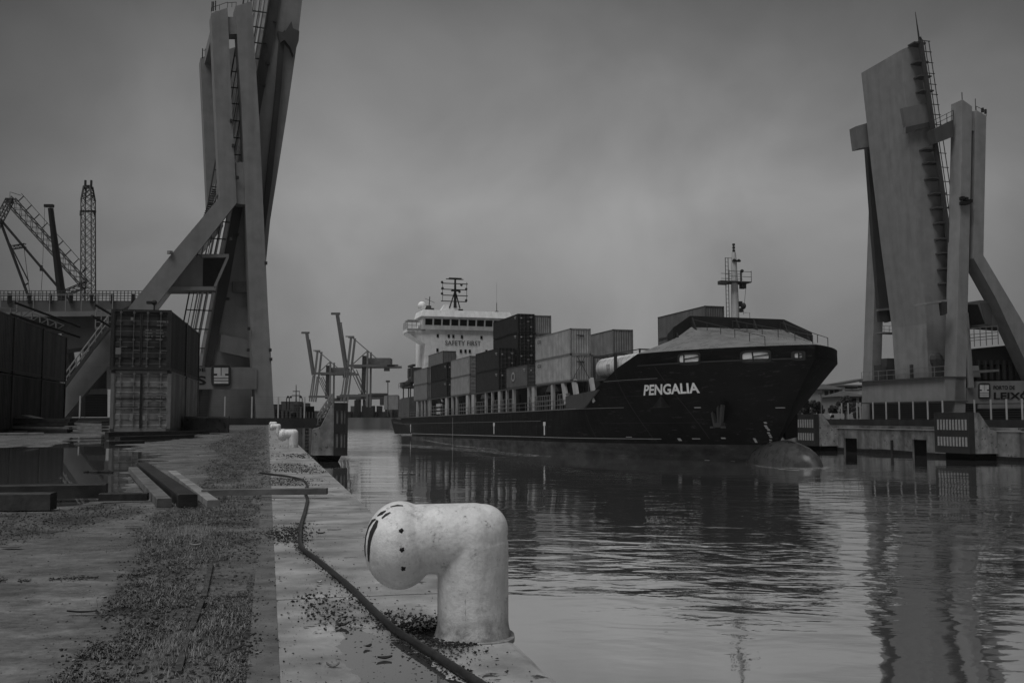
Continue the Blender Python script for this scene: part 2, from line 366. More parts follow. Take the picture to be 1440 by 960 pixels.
# --- cope stones, rail strip ---------------------------------------------------
def slab_mat(name, lo, hi, sc=2.0):
    m = mat(name, (lo + hi) / 2, 0.48, (hi - lo) / (hi + lo), sc, bump=0.005, bscale=60, spots=0.385, spotv=0.035, spec=0.4, streak=0.5); return m
cope_m = slab_mat('cope_concrete', 0.15, 0.42, 2.4); strip_m = slab_mat('strip_concrete', 0.07, 0.17, 5.0)
s0 = 0.2; k = 0; STEP = 1.95
cope = thing('quay_cope', 'pale concrete slabs along the quay edge beside the water', 'quay edge', Q(0.4, 5, 0))
Hn = lambda a, b: mn.noise(Vector((a, b, 0)))
while s0 < 130:
    ln = STEP if s0 < 40 else 6
    z = 0.0; g_ = 0.008
    m = M(); nx, ny = (36, 70) if s0 < 5 else ((10, 16) if s0 < 24 else (2, 2))
    X0, X1 = 0.0445, EDGE
    rows = []
    for j in range(ny + 1):
        s_ = s0 + g_ + (ln - 2 * g_) * j / ny; r_ = []
        for i in range(nx + 1):
            X = X0 + (X1 - X0) * i / nx
            zz = 0.002 * Hn(X * 5, s_ * 5)
            if s0 < 6: zz -= 0.007 * sstep(-0.03, 0.03, pdist(X, s_, PUD_B) + 0.03 * Hn(X * 9, s_ * 9) + 0.03 * Hn(X * 22, s_ * 22))
            if X > X1 - 0.01: zz -= 0.006 + 0.004 * Hn(s_ * 7, 2)
            r_.append(Q(X + (0.006 * Hn(s_ * 4, 9) if i == nx else 0), s_, z + zz))
        rows.append(r_)
    m.grid(rows)
    e = [Q(X1, s0 + g_, 0), Q(X1, s0 + ln - g_, 0)]
    r0 = rows[0]; r1 = rows[-1]
    def skirt(line, flip):
        n_ = len(line); vs = list(line) + [p - Vector((0, 0, 0.34)) for p in line]
        m.add(vs, [((i, i + 1, n_ + i + 1, n_ + i) if not flip else (i + 1, i, n_ + i, n_ + i + 1)) for i in range(n_ - 1)])
    skirt([r[-1] for r in rows], True); skirt([r[0] for r in rows], False); skirt(r0, True); skirt(r1, False)
    m.build('cope_slab' if s0 < 30 else 'cope_slab', cope_m, cope)
    m = M(); m.box(Q(0.0, s0 + ln / 2, -0.03), (0.088, ln - 0.006, 0.066), PSI)
    m.build('rail_strip_slab', strip_m, cope)
    s0 += ln
m = M(); m.prism([Q(-1, -20, -0.02), Q(EDGE - 0.03, -20, -0.02), Q(EDGE - 0.03, 140, -0.02), Q(-1, 140, -0.02)], (0, 0, -6))
m2 = M(); m2.prism([Q(0.05, -60, -0.02), Q(EDGE - 0.02, -60, -0.02), Q(EDGE - 0.02, 130, -0.02), Q(0.05, 130, -0.02)], (0, 0, -6)); qwall_m = mat('quay_wall_concrete', 0.13, 0.8, 0.5, 0.8, bump=0.02, streak=0.6, spots=0.42, spotv=0.025)
m2.build('near_quay_wall', qwall_m, kind='structure')
m = M(); m.box(Q(EDGE + 0.001, 60, -0.30), (0.02, 150, 0.02), PSI)
PB = puddle(PUD_B, -0.0045, 1.25, 'x'); PB.build('rain_puddle', pm, kind='structure')
# old rail buried in weeds
m = M(); 
for (x0, y0, x1, y1) in ((297, 795, 287, 842), (284, 848, 268, 890), (262, 905, 250, 950)):
    a, b = G(x0, y0, -0.012), G(x1, y1, -0.012); m.beam(a, b, 0.02, 0.03)
m.build('old_rail', mat('rail_steel', 0.055, 0.6, 0.6, 30), kind='structure')

# --- right bank ----------------------------------------------------------------
conc_r = mat('right_quay_concrete', 0.115, 0.85, 0.75, 0.5, bump=0.03, streak=0.7, spots=0.40, spotv=0.02)
m = M(); m.prism([Q(RX + 1.2, -60, RG), Q(1800, -60, RG), Q(1800, 2500, RG), Q(RX + 1.2, 2500, RG)], (0, 0, -6)); m.build('far_bank_ground', mat('far_bank_earth', 0.045, 0.9, 0.4, 0.05), kind='structure')
# wall with openings: panels, with black sheets painting the shade inside
def qz(y, x, X): return onX(x, y, X).z
bays = [40]
caves = []
for xa, xb, yt in ((1187, 1205, 616), (1283, 1303, 618)):
    caves.append((onX(xb, 625, RX).dot(Q1), onX(xa, 625, RX).dot(Q1), onX((xa + xb) / 2, yt, RX).z))
caves.sort()
m = M(); cur = -60.0; TOP = RG - 0.35
def wall(sa, sb, z0, z1, X=RX, th=1.6): m.prism([Q(X, sa, z0), Q(X, sb, z0), Q(X, sb, z1), Q(X, sa, z1)], E1 * th)
for a, b, zt in caves:
    wall(cur, a, WATER - 3, TOP); wall(a, b, zt, TOP); cur = b
wall(cur, 220, WATER - 3, TOP)
m.prism([Q(RX + 0.25, -60, TOP), Q(RX + 0.25, 220, TOP), Q(RX + 0.25, 220, RG), Q(RX + 0.25, -60, RG)], E1 * 1.3)
m.build('right_quay_wall', conc_r, kind='structure')
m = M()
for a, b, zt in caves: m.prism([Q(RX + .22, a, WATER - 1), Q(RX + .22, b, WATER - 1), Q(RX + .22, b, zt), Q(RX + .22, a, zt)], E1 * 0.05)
m.build('recess_shade_panel', mat('shade_black', 0.004, 0.95, spec=0.0), kind='structure')  # near-black sheet just behind each opening paints its inner shade
m = M(); m.box(Q(RX + 0.05, 80, TOP + 0.03), (0.35, 280, 0.06), PSI); m.build('quay_ledge', mat('ledge_concrete', 0.22, 0.7, 0.3, 0.6), kind='structure')
m = M()
for x_ in (1254,):
    p = onX(x_, 622, RX - 0.15); m.box((p.x, p.y, WATER + 0.6), (0.2, 0.2, 1.9), PSI)
m.build('fender_post', mat('tar_timber', 0.015, 0.8), kind='stuff', label='dark timber rubbing posts on the right quay wall', )
tide_m = mat('tide_band_weed', 0.012, 0.9, 0.5, 2.0, spec=0.2)
m = M(); cur = -60.0
for a, b, zt in caves + [(220.0, 220.1, 0)]:
    m.prism([Q(RX - 0.01, cur, WATER - 1), Q(RX - 0.01, a, WATER - 1), Q(RX - 0.03, a, WATER + 0.38), Q(RX - 0.01, (a + cur) / 2, WATER + 0.5), Q(RX - 0.03, cur, WATER + 0.42)], E1 * 0.006); cur = b
m.build('tide_band', tide_m, kind='structure')
# --- parapets ------------------------------------------------------------------
par_m = mat('parapet_dark', 0.03, 0.8, 0.4, 0.5, streak=0.3)
t = thing('parapet_wall', 'low dark concrete parapet under the wire fence on the right quay', 'wall', Q(RX + 2, 90, RG))
m = M(); m.prism([Q(RX + 2, 20, RG), Q(RX + 2, 160, RG), Q(RX + 2, 160, RG + 0.75), Q(RX + 2, 20, RG + 0.75)], E1 * 0.4); m.build('wall_body', par_m, t)
# left: quay widens near the bridge
SW = 96.0
t = thing('quay_extension', 'stained concrete quay wall stepping out beyond the far bollards with a ladder', 'quay wall', Q(3, SW, 0))
xa, xb = EDGE - 0.3, onS(455, 600, SW).dot(E1)
za = onS(440, 597, SW).z; zb = WATER - 1
m = M(); m.prism([Q(xa, SW, zb), Q(xb, SW, zb), Q(xb, SW, za), Q(xa, SW, za)], Q1 * 40); m.build('wall_body', mat('extension_concrete', 0.10, 0.85, 0.5, 0.5, bump=0.02, streak=0.6, spots=0.40, spotv=0.02), t)
lx0, lx1 = onS(427, 620, SW - 0.2), onS(436, 620, SW - 0.2)
lad = M()
for p in (lx0, lx1): lad.box((p.x, p.y, -1.3), (0.22, 0.12, 3.6), PSI)
for i in range(11): lad.beam(lx0 + Vector((0, 0, 1.55 - i * 0.33 - lx0.z - 1.2)), lx1 + Vector((0, 0, 1.55 - i * 0.33 - lx1.z - 1.2)), 0.08, 0.06)
lad.build('wall_ladder', mat('ladder_paint', 0.16, 0.6), t)
t = thing('parapet_wall', 'dark concrete parapet under the wire fence on the left quay', 'wall', Q(-4, 88, 0))
a, b = onS(240, 600, 94).dot(E1), onS(456, 600, 94).dot(E1)
m = M(); m.prism([Q(-60, 94, -0.3), Q(b, 94, -0.3), Q(b, 94, 0.62), Q(-60, 94, 0.62)], Q1 * 0.5); m.build('wall_body', par_m, t)
# far bank at the end of the channel
m = M(); fb = 430
m.prism([P(380, 587, fb) * 1 - Vector((300, 0, 0)), P(640, 587, fb) + Vector((200, 0, 0)), P(640, 594.5, fb) + Vector((200, 0, -3)), P(380, 594.5, fb) - Vector((300, 0, 3))], (0, 500, 0)); m.build('far_quay', mat('far_concrete', 0.08, 0.9, 0.4, 0.1, streak=0.5), kind='structure')

# pale sheet over the wake: bright sky sheen painted onto aerated wash
wm_ = bpy.data.materials.new('painted_wash_sheen'); wm_.use_nodes = True; t_ = wm_.node_tree; b_ = t_.nodes['Principled BSDF']; b_.inputs['Base Color'].default_value = (0.6,) * 3 + (1,); b_.inputs['Roughness'].default_value = 0.25
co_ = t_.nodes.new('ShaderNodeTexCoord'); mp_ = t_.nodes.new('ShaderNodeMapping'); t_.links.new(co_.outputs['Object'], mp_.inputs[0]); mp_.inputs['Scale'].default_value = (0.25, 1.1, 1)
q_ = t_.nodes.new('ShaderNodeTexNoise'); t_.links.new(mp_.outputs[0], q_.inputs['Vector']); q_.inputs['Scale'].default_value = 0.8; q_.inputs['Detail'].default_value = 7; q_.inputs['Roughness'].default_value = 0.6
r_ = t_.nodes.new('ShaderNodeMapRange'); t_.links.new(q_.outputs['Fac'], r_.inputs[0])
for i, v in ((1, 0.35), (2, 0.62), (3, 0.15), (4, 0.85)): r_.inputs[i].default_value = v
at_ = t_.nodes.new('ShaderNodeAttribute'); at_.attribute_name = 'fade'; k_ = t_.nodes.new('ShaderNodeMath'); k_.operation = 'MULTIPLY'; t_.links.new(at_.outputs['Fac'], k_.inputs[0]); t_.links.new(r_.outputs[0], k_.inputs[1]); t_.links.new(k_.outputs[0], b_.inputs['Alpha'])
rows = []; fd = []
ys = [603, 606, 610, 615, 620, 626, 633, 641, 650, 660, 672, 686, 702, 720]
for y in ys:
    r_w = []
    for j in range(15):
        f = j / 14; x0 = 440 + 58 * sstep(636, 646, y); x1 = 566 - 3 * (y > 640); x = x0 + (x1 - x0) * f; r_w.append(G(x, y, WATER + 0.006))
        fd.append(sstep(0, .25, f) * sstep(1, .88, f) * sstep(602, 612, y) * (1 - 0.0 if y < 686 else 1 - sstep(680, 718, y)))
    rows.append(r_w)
m = M(); m.grid(rows); o = m.build('painted_wash_sheen', wm_, kind='stuff', label='pale churned water behind the ship stern with bright sheen painted in')
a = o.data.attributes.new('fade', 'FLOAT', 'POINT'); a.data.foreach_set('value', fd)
# ================================================================ BRIDGE TOWERS
T_ = math.radians(21.7); ET = Vector((math.cos(T_), math.sin(T_), 0)); QT = Vector((-math.sin(T_), math.cos(T_), 0))
def onT(x, y, s): return plane(x, y, QT, s)
tower_m = paint(0.205); leaf_m = paint(0.2); dark_m = paint(0.035); rail_m = paint(0.03); lt_m = paint(0.42)
def lamp_lit(v): return paint(v)
def rails(m, a, b, h=1.1, n=None, r=0.035, rows=3):
    a = Vector(a); b = Vector(b); L_ = (b - a).length; n = n or max(1, int(L_ / 1.8))
    for i in range(n + 1):
        p = a.lerp(b, i / n); m.tube([p, p + Vector((0, 0, h))], r, 4, False)
    for k in range(rows):
        o = Vector((0, 0, h * (k + 1) / rows)); m.tube([a + o, b + o], r, 4, False)
# ---------------- left tower
dL = 100.0
s1 = P(370, 560, dL).dot(QT); SEP = 13.5
tl = thing('bascule_bridge_tower', 'tall grey steel bridge tower with raised leaf and diagonal brace on the left quay', 'bridge tower', P(340, 600, dL + 4) * 1 - Vector((0, 0, 0)))
TK = QT * 2.2
def leg_poly(name, poly, s, mt=tower_m, vec=TK, par=tl):
    m = M(); m.prism([onT(x, y, s) for x, y in poly], vec); return m.build(name, mt, par)
bent = [(297, 19), (320, 11), (326, 150), (332, 283), (345, 284.5), (335, 287), (219, 430), (151, 517), (80, 600), (44, 600), (156, 464), (238, 361), (309, 277), (303, 150)]
bent = [(297, 19), (320, 11), (326, 150), (333, 285), (219, 430), (151, 517), (80, 600), (44, 600), (156, 464), (238, 361), (309, 277), (303, 150)]
strt = [(331, 9), (354, 2), (365, 175), (373, 352), (377, 437), (381, 500), (386, 592), (361, 592), (355, 508), (350, 395), (345, 285), (340, 150)]
leg_poly('leg', bent, s1); leg_poly('leg', strt, s1)
m = M(); off = QT * SEP
m.prism([onT(x, y, s1) + off for x, y in bent], TK); m.build('leg', tower_m, tl)
m = M(); m.prism([onT(x, y, s1) + off for x, y in strt], TK); m.build('leg', tower_m, tl)
leg_poly('web_plate', [(320, 24), (331, 24), (334, 48), (322, 48)], s1 + 0.25, tower_m, QT * 1.6)
leg_poly('web_plate', [(331, 228), (343, 228), (346, 288), (333, 286)], s1 + 0.25, tower_m, QT * 1.6)
# top crossbeam joining both frames
m = M(); a = onT(310, 26, s1 + 1.2); b = a + QT * (SEP - 1); m.beam(a, b, 1.1, 1.4); m.build('crossbeam', tower_m, tl)
m = M(); a = onT(316, 262, s1 + 1.2); b = a + QT * (SEP - 1); m.beam(a, b, 1.4, 1.8); m.build('crossbeam', tower_m, tl)
# raised leaf
tl2 = tl
LS = s1 + 3.0; LV = QT * 7.5
def ll(y):   # left and right edge of the girder side at image height y
    return None
m = M(); m.prism([onT(x, y, LS) for x, y in ((388, 40), (399, -50), (438, -70), (425, 0), (420, 45), (405, 150), (391, 240), (380, 310), (368, 430), (358, 592), (289, 592), (300, 505), (322, 400), (341, 292), (366, 156))], LV)
m.build('leaf_girder', leaf_m, tl)
m = M(); m.prism([onT(x, y, LS - 0.25) for x, y in ((376, 20), (388, -50), (400, -50), (388, 40), (366, 156), (341, 292), (322, 400), (300, 505), (290, 592), (276, 592), (292, 490), (310, 385), (328, 292), (354, 150))], LV + QT * 0.5)
m.build('leaf_deck', paint(0.05), tl)
# pale walkway grating and its railings on the land side of the leaf
m = M()
WK = [(379, -30), (372, 20), (350, 150), (325, 290), (305, 385), (285, 490), (270, 592)]
pts = [onT(x, y, LS - 0.2) for x, y in WK]
for k, (o, wd_) in enumerate(((0.0, 0.28), (0.55, 0.2), (1.05, 0.2), (1.5, 0.14))):
    for i in range(len(pts) - 1):
        m.beam(pts[i] - ET * o, pts[i + 1] - ET * o, 0.5, wd_, up=ET)
m.build('walkway_grating', lt_m, tl)
m = M()
for i in range(len(pts) - 1):
    n = max(1, int((pts[i] - pts[i + 1]).length / 1.6))
    for k in range(n):
        p = pts[i].lerp(pts[i + 1], k / n)
        m.tube([p + ET * 0.2 - QT * 0.4, p - ET * 2.3 - QT * 0.4], 0.07, 4); m.tube([p - ET * 2.3 - QT * 0.4, p - ET * 2.3 + QT * 1.2], 0.05, 4)
for o in (0.7, 1.3, 1.9, 2.3):
    m.tube([p - ET * o - QT * 0.45 for p in pts], 0.045, 4)
for o in (0.3, 0.8): m.tube([p - ET * 2.3 + QT * o for p in pts], 0.05, 4)
m.build('walkway_railing', rail_m, tl)
# second railing seen through the lattice, lift strut and hinge bracket on the channel side
m = M(); m.prism([onT(x, y, LS - 0.5) for x, y in ((393, 50), (401, 42), (396, 120), (383, 250), (370, 345), (364, 345), (377, 230), (388, 120))], QT * 0.45); m.build('lift_strut', paint(0.04), tl)
m = M(); m.prism([onT(x, y, LS - 0.9) for x, y in ((391, 44), (400, 46), (404, 40), (410, 30), (412, 40), (421, 44), (420, 58), (413, 78), (408, 66), (400, 56), (394, 60))], QT * 0.8); m.build('hinge_bracket', paint(0.06), tl)
for x, y in ((386, 30), (377, 90), (371, 120), (352, 225), (347, 250), (333, 330), (320, 420), (372, 60)):
    m = M(); m.box(onT(x, y, LS - 0.3), (0.35, 0.3, 0.25), T_); m.build('stiffener_plate', dark_m, tl)
# lower panels behind the legs, crossbeam and machinery cabin
leg_poly('brace_panel', [(311, 470), (355, 479), (355, 504), (309, 494)], s1 + 2.3, paint(0.17), QT * 0.4)
leg_poly('gantry', [(327, 396), (350, 396), (350, 411), (327, 411)], s1 + 2.2, paint(0.08), QT * 0.4)
leg_poly('crossbeam', [(318, 516), (361, 516), (361, 547), (318, 547)], s1 + 0.5, paint(0.13), QT * 1.2)
# sign beam with logo and words
sb = M(); sb.prism([onT(x, y, s1 - 0.15) for x, y in ((150, 515), (361, 517), (361, 547), (150, 547))], QT * 0.6); so = sb.build('sign_beam', paint(0.16), tl)
def logo(par, fn, cx, cy, wd_, h, s):
    """rounded square badge: two bars over three lines"""
    m = M(); pl = []
    for k in range(24):
        a = 2 * math.pi * k / 24; c_, s_ = math.cos(a), math.sin(a)
        pl.append(fn(cx + wd_ / 2 * math.copysign(abs(c_) ** 0.35, c_), cy + h / 2 * math.copysign(abs(s_) ** 0.35, s_), s - 0.12))
    m.prism(pl, QT * 0.1); m.build('badge', paint(0.035), par)
    m = M(); hw, hh = wd_ * 0.36, h * 0.37
    def r(x0, y0, x1, y1): m.prism([fn(cx + hw * x0, cy + hh * y0, s - 0.16), fn(cx + hw * x1, cy + hh * y0, s - 0.16), fn(cx + hw * x1, cy + hh * y1, s - 0.16), fn(cx + hw * x0, cy + hh * y1, s - 0.16)], QT * 0.05)
    r(-1, -1, -0.06, -0.25); r(0.06, -1, 1, -0.25); r(-0.55, -0.25, -0.06, 0.0); r(0.06, -0.25, 0.55, 0.0)
    r(-1, 0.0, 1, 0.28); r(-1, 0.38, 1, 0.6); r(-1, 0.7, 1, 1)
    m.build('badge_symbol', paint(0.5), par)
logo(tl, onT, 311, 528, 28, 30, s1 - 0.15)
m = M()
def wtext(m, s, x0, y0, x1, y1, sp, fn=onT):
    o = fn(x0, y1, sp); text_on(m, s, o, fn(x1, y1, sp) - o, fn(x0, y0, sp) - o)
wtext(m, 'PORTO DE', 230, 517, 289, 522.5, s1 - 0.17); wtext(m, 'LEIXÕES', 170, 525, 290, 541, s1 - 0.17)
m.build('sign_lettering', paint(0.012), tl)
# cabin hanging on the diagonal
cb = M(); cb.prism([onT(x, y, s1 + 1.0) for x, y in ((252, 372), (285, 357), (322, 357), (301, 403), (237, 403))], QT * 3); cab = cb.build('machinery_cabin', paint(0.14), tl)
m = M(); m.prism([onT(x, y, s1 + 0.93) for x, y in ((286, 363), (317, 363), (301, 402), (285, 402))], QT * 0.1); m.build('cabin_window', mat('dark_glass', 0.008, 0.15), tl)
m = M(); m.prism([onT(x, y, s1 + 0.8) for x, y in ((237, 403), (303, 403), (303, 408), (237, 408))], QT * 3.3); m.prism([onT(x, y, s1 + 0.8) for x, y in ((284, 357), (322, 357), (322, 362), (284, 362))], QT * 0.3)
a, b = onT(320, 362, s1 + 0.85), onT(302, 403, s1 + 0.85); m.beam(a, b, 0.25, 0.25); m.build('cabin_frame', paint(0.2), tl)
# rooftop railings and small antennas
m = M()
for pl, s in (([(297, 18), (320, 10)], s1 + 0.1), ([(320, 11), (332, 10)], s1 + 1.4)):
    a, b = onT(*pl[0], s), onT(*pl[1], s); rails(m, a, b, 0.5, 2, 0.03, 1)
for x, y in ((298, 16), (300, 16), (303, 15), (353, 2)): p = onT(x, y, s1 + 0.5); m.tube([p, p + Vector((0, 0, 1.0))], 0.06, 5)
p0 = onT(300, 19, s1) + off
for d_ in (0, 0.3, 0.6): m.tube([p0 + ET * d_, p0 + ET * d_ + Vector((0, 0, 1.1))], 0.06, 5)
rails(m, p0, p0 + ET * 1.6, 0.9, 2, 0.03, 1); m.build('roof_railing', rail_m, tl)
m = M()
for k in range(14):
    y = 306 - k * 3.0; m.box(onT(289 + k * 1.0, y, s1 + 3), (0.5, 0.3, 0.12), T_)
a_ = onT(290, 298, s1 + 3)
m.build('cable_clips', rail_m, tl)
m = M()
m.tube([onT(239, 357, s1 - 0.1), onT(239, 353, s1 - 0.1)], 0.3, 6); m.build('brace_lug', tower_m, tl)
for x, y in ((325, 170), (328, 205), (334, 250), (350, 462), (349, 492), (374, 370), (380, 492), (381, 505), (325, 336)): m = M(); m.box(onT(x, y, s1 - 0.1), (0.25, 0.3, 0.3), T_); m.build('lamp_box', dark_m, tl)
# base block of the tower
leg_poly('plinth', [(268, 547), (357, 547), (357, 600), (268, 600)], s1 + 4.5, paint(0.055), QT * 6)
leg_poly('plinth_door', [(305, 560), (325, 560), (325, 590), (305, 590)], s1 + 4.4, paint(0.03), QT * 0.1)
# ---------------- approach deck to the left of the tower
ap = thing('approach_viaduct', 'grey bridge approach deck with lattice railing behind the left containers', 'bridge', onT(60, 590, s1 + 4))
AS = s1 + 2.0
def apoly(name, poly, mt, vec=QT * 9, s=None): m = M(); m.prism([onT(x, y, AS if s is None else s) for x, y in poly], vec); return m.build(name, mt, ap)
apoly('deck_edge', [(-120, 421), (-120, 440), (165, 437), (198, 423)], paint(0.10))
apoly('fascia_beam', [(-120, 440), (158, 437), (158, 444), (-120, 447)], paint(0.22), QT * 0.8, AS - 0.6)
apoly('girder', [(88, 446), (160, 444), (160, 482), (88, 492)], paint(0.075), QT * 6)
apoly('girder', [(-120, 448), (88, 446), (88, 462), (-120, 470)], paint(0.06), QT * 6)
m = M(); a, b = onT(-120, 424, AS), onT(205, 423, AS); rails(m, a, b, 1.0, 60, 0.04, 4); m.build('approach_railing', paint(0.06), ap)
for x in range(-100, 200, 29): m = M(); m.box(onT(x - 3, 420, AS - 0.1), (0.3, 0.3, 0.9), T_); m.build('railing_post', paint(0.02), ap)
m = M(); rails(m, onT(-120, 440, AS - 1.5), onT(158, 437, AS - 1.5), 1.6, 12, 0.05, 1)
m.build('pipe_railing', paint(0.2), ap)
apoly('pier', [(96, 560), (151, 515), (151, 586), (88, 586)], paint(0.09), QT * 3, AS + 1)
apoly('pier', [(120, 556), (151, 554), (151, 585), (120, 585)], paint(0.045), QT * 3, AS + 0.8)
apoly('bearing_block', [(128, 547), (151, 546), (151, 554), (124, 554)], paint(0.3), QT * 1, AS + 0.5)
# stair with railings up the diagonal
st = thing('steel_staircase', 'steel access stair with pipe railings climbing beside the diagonal leg', 'staircase', onT(90, 560, s1 - 1))
m = M(); a, b = onT(89, 546, s1 - 0.6), onT(152, 462, s1 - 0.6)
for o in (0, -0.9): m.beam(a + QT * o, b + QT * o, 0.1, 0.3)
for i in range(22): p = a.lerp(b, i / 21); m.box(p - QT * 0.45, (0.3, 0.9, 0.05), T_)
m.build('flight', paint(0.06), st)
m = M()
for o in (0, -0.9): rails(m, a + QT * o, b + QT * o, 1.2, 7, 0.045, 2)
m.build('stair_railing', paint(0.2), st)
m = M(); m.prism([onT(x, y, s1 - 0.2) for x, y in ((134, 461), (158, 461), (158, 465), (134, 465))], -QT * 1.2); m.build('landing', paint(0.15), st)
m = M(); rails(m, onT(134, 461, s1 - 1.3), onT(158, 461, s1 - 1.3), 1.7, 3, 0.05, 3); m.build('landing_railing', paint(0.2), st)
# ---------------- right tower
tr = thing('bascule_bridge_tower', 'tall grey steel bridge tower with raised leaf leaning left on the right quay', 'bridge tower', Q(74, 97, RG))
r0 = P(1352, 580, 107).dot(Q1); RS = 15.4
def rp(name, poly, s, vec, mt=tower_m): m = M(); m.prism([onS(x, y, s) for x, y in poly], vec); return m.build(name, mt, tr)
col2 = [(1353.5, 140), (1367, 150), (1364, 300), (1361, 430), (1357, 600), (1342, 600), (1345, 500), (1349, 350), (1353, 200)]
col1 = [(1373, 155), (1387, 163), (1383, 359), (1440, 455), (1519, 598), (1484, 598), (1401, 420), (1369, 363)]
for nm_, pl in (('leg', col2), ('leg', col1)):
    rp(nm_, pl, r0, Q1 * 1.9)
    m = M(); m.prism([onS(x, y, r0) + Q1 * RS for x, y in pl], Q1 * 1.9); m.build('leg', tower_m, tr)
rp('web_plate', [(1360, 182), (1376, 186), (1375, 330), (1360, 350)], r0 + 1.0, Q1 * 0.3, paint(0.04))
rp('web_plate', [(1366, 156), (1374, 158), (1374, 184), (1366, 184)], r0 + 0.3, Q1 * 1.2)
# leaf
LR = r0 + 3.2
LE = Vector(Q1 * 8.4)
def taper(name, poly, s, fn_, mt):
    m = M(); a = [onS(x, y, s) for x, y in poly]; b = [p + Q1 * fn_(y) for p, (x, y) in zip(a, poly)]; n = len(a)
    m.add(a + b, [tuple(range(n - 1, -1, -1)), tuple(range(n, 2 * n))] + [(i, (i + 1) % n, n + (i + 1) % n, n + i) for i in range(n)]); return m.build(name, mt, tr)
taper('leaf_girder', [(1268, 70), (1292, 60), (1299, 120), (1308, 176), (1319, 250), (1331, 335), (1340, 420), (1346, 532), (1306, 532), (1303, 455), (1290, 330), (1280, 220), (1273, 130)], LR, lambda y: 7.9 - 1.9 * (y - 70) / 460, leaf_m)
for i, (x, y) in enumerate(((1290, 66), (1294, 92), (1298, 112), (1301, 132), (1306, 213), (1310, 232), (1313, 254), (1318, 275), (1321, 295), (1325, 316), (1327, 338), (1329, 358), (1331, 380), (1332, 400))):
    m = M(); p = onS(x, y, LR - 0.02); m.box(p - E1 * 0.5 - Q1 * 0.6, (1.5, 1.2, 0.16), PSI); m.beam(p - Q1 * 0.2 + Vector((0, 0, -0.1)) - E1 * 1.1, p - Q1 * 1.1 + E1 * .1, 0.1, 0.14); m.build('deck_bracket', paint(0.06), tr)
edge = [(1294, 57), (1303, 118), (1311, 175), (1323, 255), (1333, 330), (1340, 400)]
ep = [onS(x, y, LR - 1.2) for x, y in edge]
m = M()
for i in range(len(ep) - 1): m.beam(ep[i], ep[i + 1], 0.35, 0.5, up=Q1)
m.build('deck_edge_beam', paint(0.05), tr)
m = M(); ro = E1 * 1.1
for i in range(len(ep) - 1):
    for k in range(4): p = ep[i].lerp(ep[i + 1], k / 4); m.tube([p, p + ro * 1.15], 0.05, 4)
for o in (0.5, 1.0): m.tube([p + ro * o for p in ep], 0.05, 4)
m.build('leaf_railing', rail_m, tr)
rp('shoulder_beam', [(1269, 152), (1303, 145), (1309, 178), (1273, 187), (1274, 178)], LR - 0.5, Q1 * 0.49, paint(0.14))
rp('shoulder_beam', [(1203, 178), (1230, 170), (1230, 205), (1207, 209), (1205, 195)], LR + 8.3, Q1 * 1.3, paint(0.15))
rp('shoulder_gusset', [(1274, 179), (1309, 171), (1309, 179), (1290, 182), (1275, 188)], LR - 0.6, Q1 * 0.09, paint(0.06))
# lift struts under the shoulders on the far side
def onfar(x, y): return onS(x, y, r0 + RS - 1.5)
m = M(); m.prism([onfar(x, y) for x, y in ((1219, 206), (1225, 205), (1240, 330), (1254, 440), (1252, 452), (1238, 452), (1228, 330))], Q1 * 0.6); m.build('lift_strut', paint(0.05), tr)
m = M(); m.prism([onfar(x, y) for x, y in ((1247, 435), (1255, 435), (1255, 451), (1249, 453))], Q1 * 0.8); m.prism([onS(x, y, r0 - 0.2) for x, y in ((1325, 424), (1332, 424), (1332, 441), (1327, 443))], Q1 * 0.6); m.build('pulley_block', dark_m, tr)
rp('top_strut', [(1313, 182), (1341, 168), (1341, 192), (1317, 201)], r0 + 1.0, Q1 * 1.2, paint(0.07))
m = M(); rails(m, onS(1313, 182, r0 + 1), onS(1341, 168, r0 + 1), 1.0, 3, 0.04, 2)
p = onS(1353, 140, r0 + 0.5); m.tube([p, p + Vector((0, 0, 0.8))], 0.05, 4)
p = onS(1372, 155, r0 + 0.5); m.tube([p, p + Vector((0, 0, 1.3))], 0.04, 4)
for x, y in ((1382, 160), (1386, 162)): p = onS(x, y, r0 + 0.5); m.box(p + Vector((0, 0, 0.4)), (0.2, 0.2, 0.5)); 
rails(m, onS(1373, 157, r0 + 0.3), onS(1387, 164, r0 + 0.3), 0.6, 2, 0.03, 1)
p = onS(1293, 60, LR); q = onS(1287, 17, LR); m.tube([p, q], [0.12, 0.03], 5); m.tube([onS(1297, 60, LR - 1), onS(1294, 52, LR - 1)], 0.1, 4); m.build('top_railing', rail_m, tr)
m = M()
for x, y in ((1353, 279), (1353, 286), (1358, 280), (1361, 285), (1364, 283), (1357, 286)): m.box(onS(x, y, r0 - 0.3), (0.35, 0.5, 0.35), PSI)
m.build('floodlight', paint(0.015), tr)
m = M(); m.prism([onS(x, y, r0 - 0.05) for x, y in ((1302, 425), (1333, 421), (1333, 424), (1302, 428))], Q1 * 2); m.build('service_ledge', paint(0.2), tr)
m = M(); a = onfar(1233, 436); b = onfar(1256, 434); m.beam(a, b, 0.5, 0.25); m.build('service_ledge', paint(0.16), tr); m = M(); a = onfar(1236, 468); b = onfar(1258, 469); m.beam(a, b, 1.5, 0.15); rails(m, a, b, 0.9, 3, 0.03, 2); m.build('service_ledge', paint(0.16), tr)
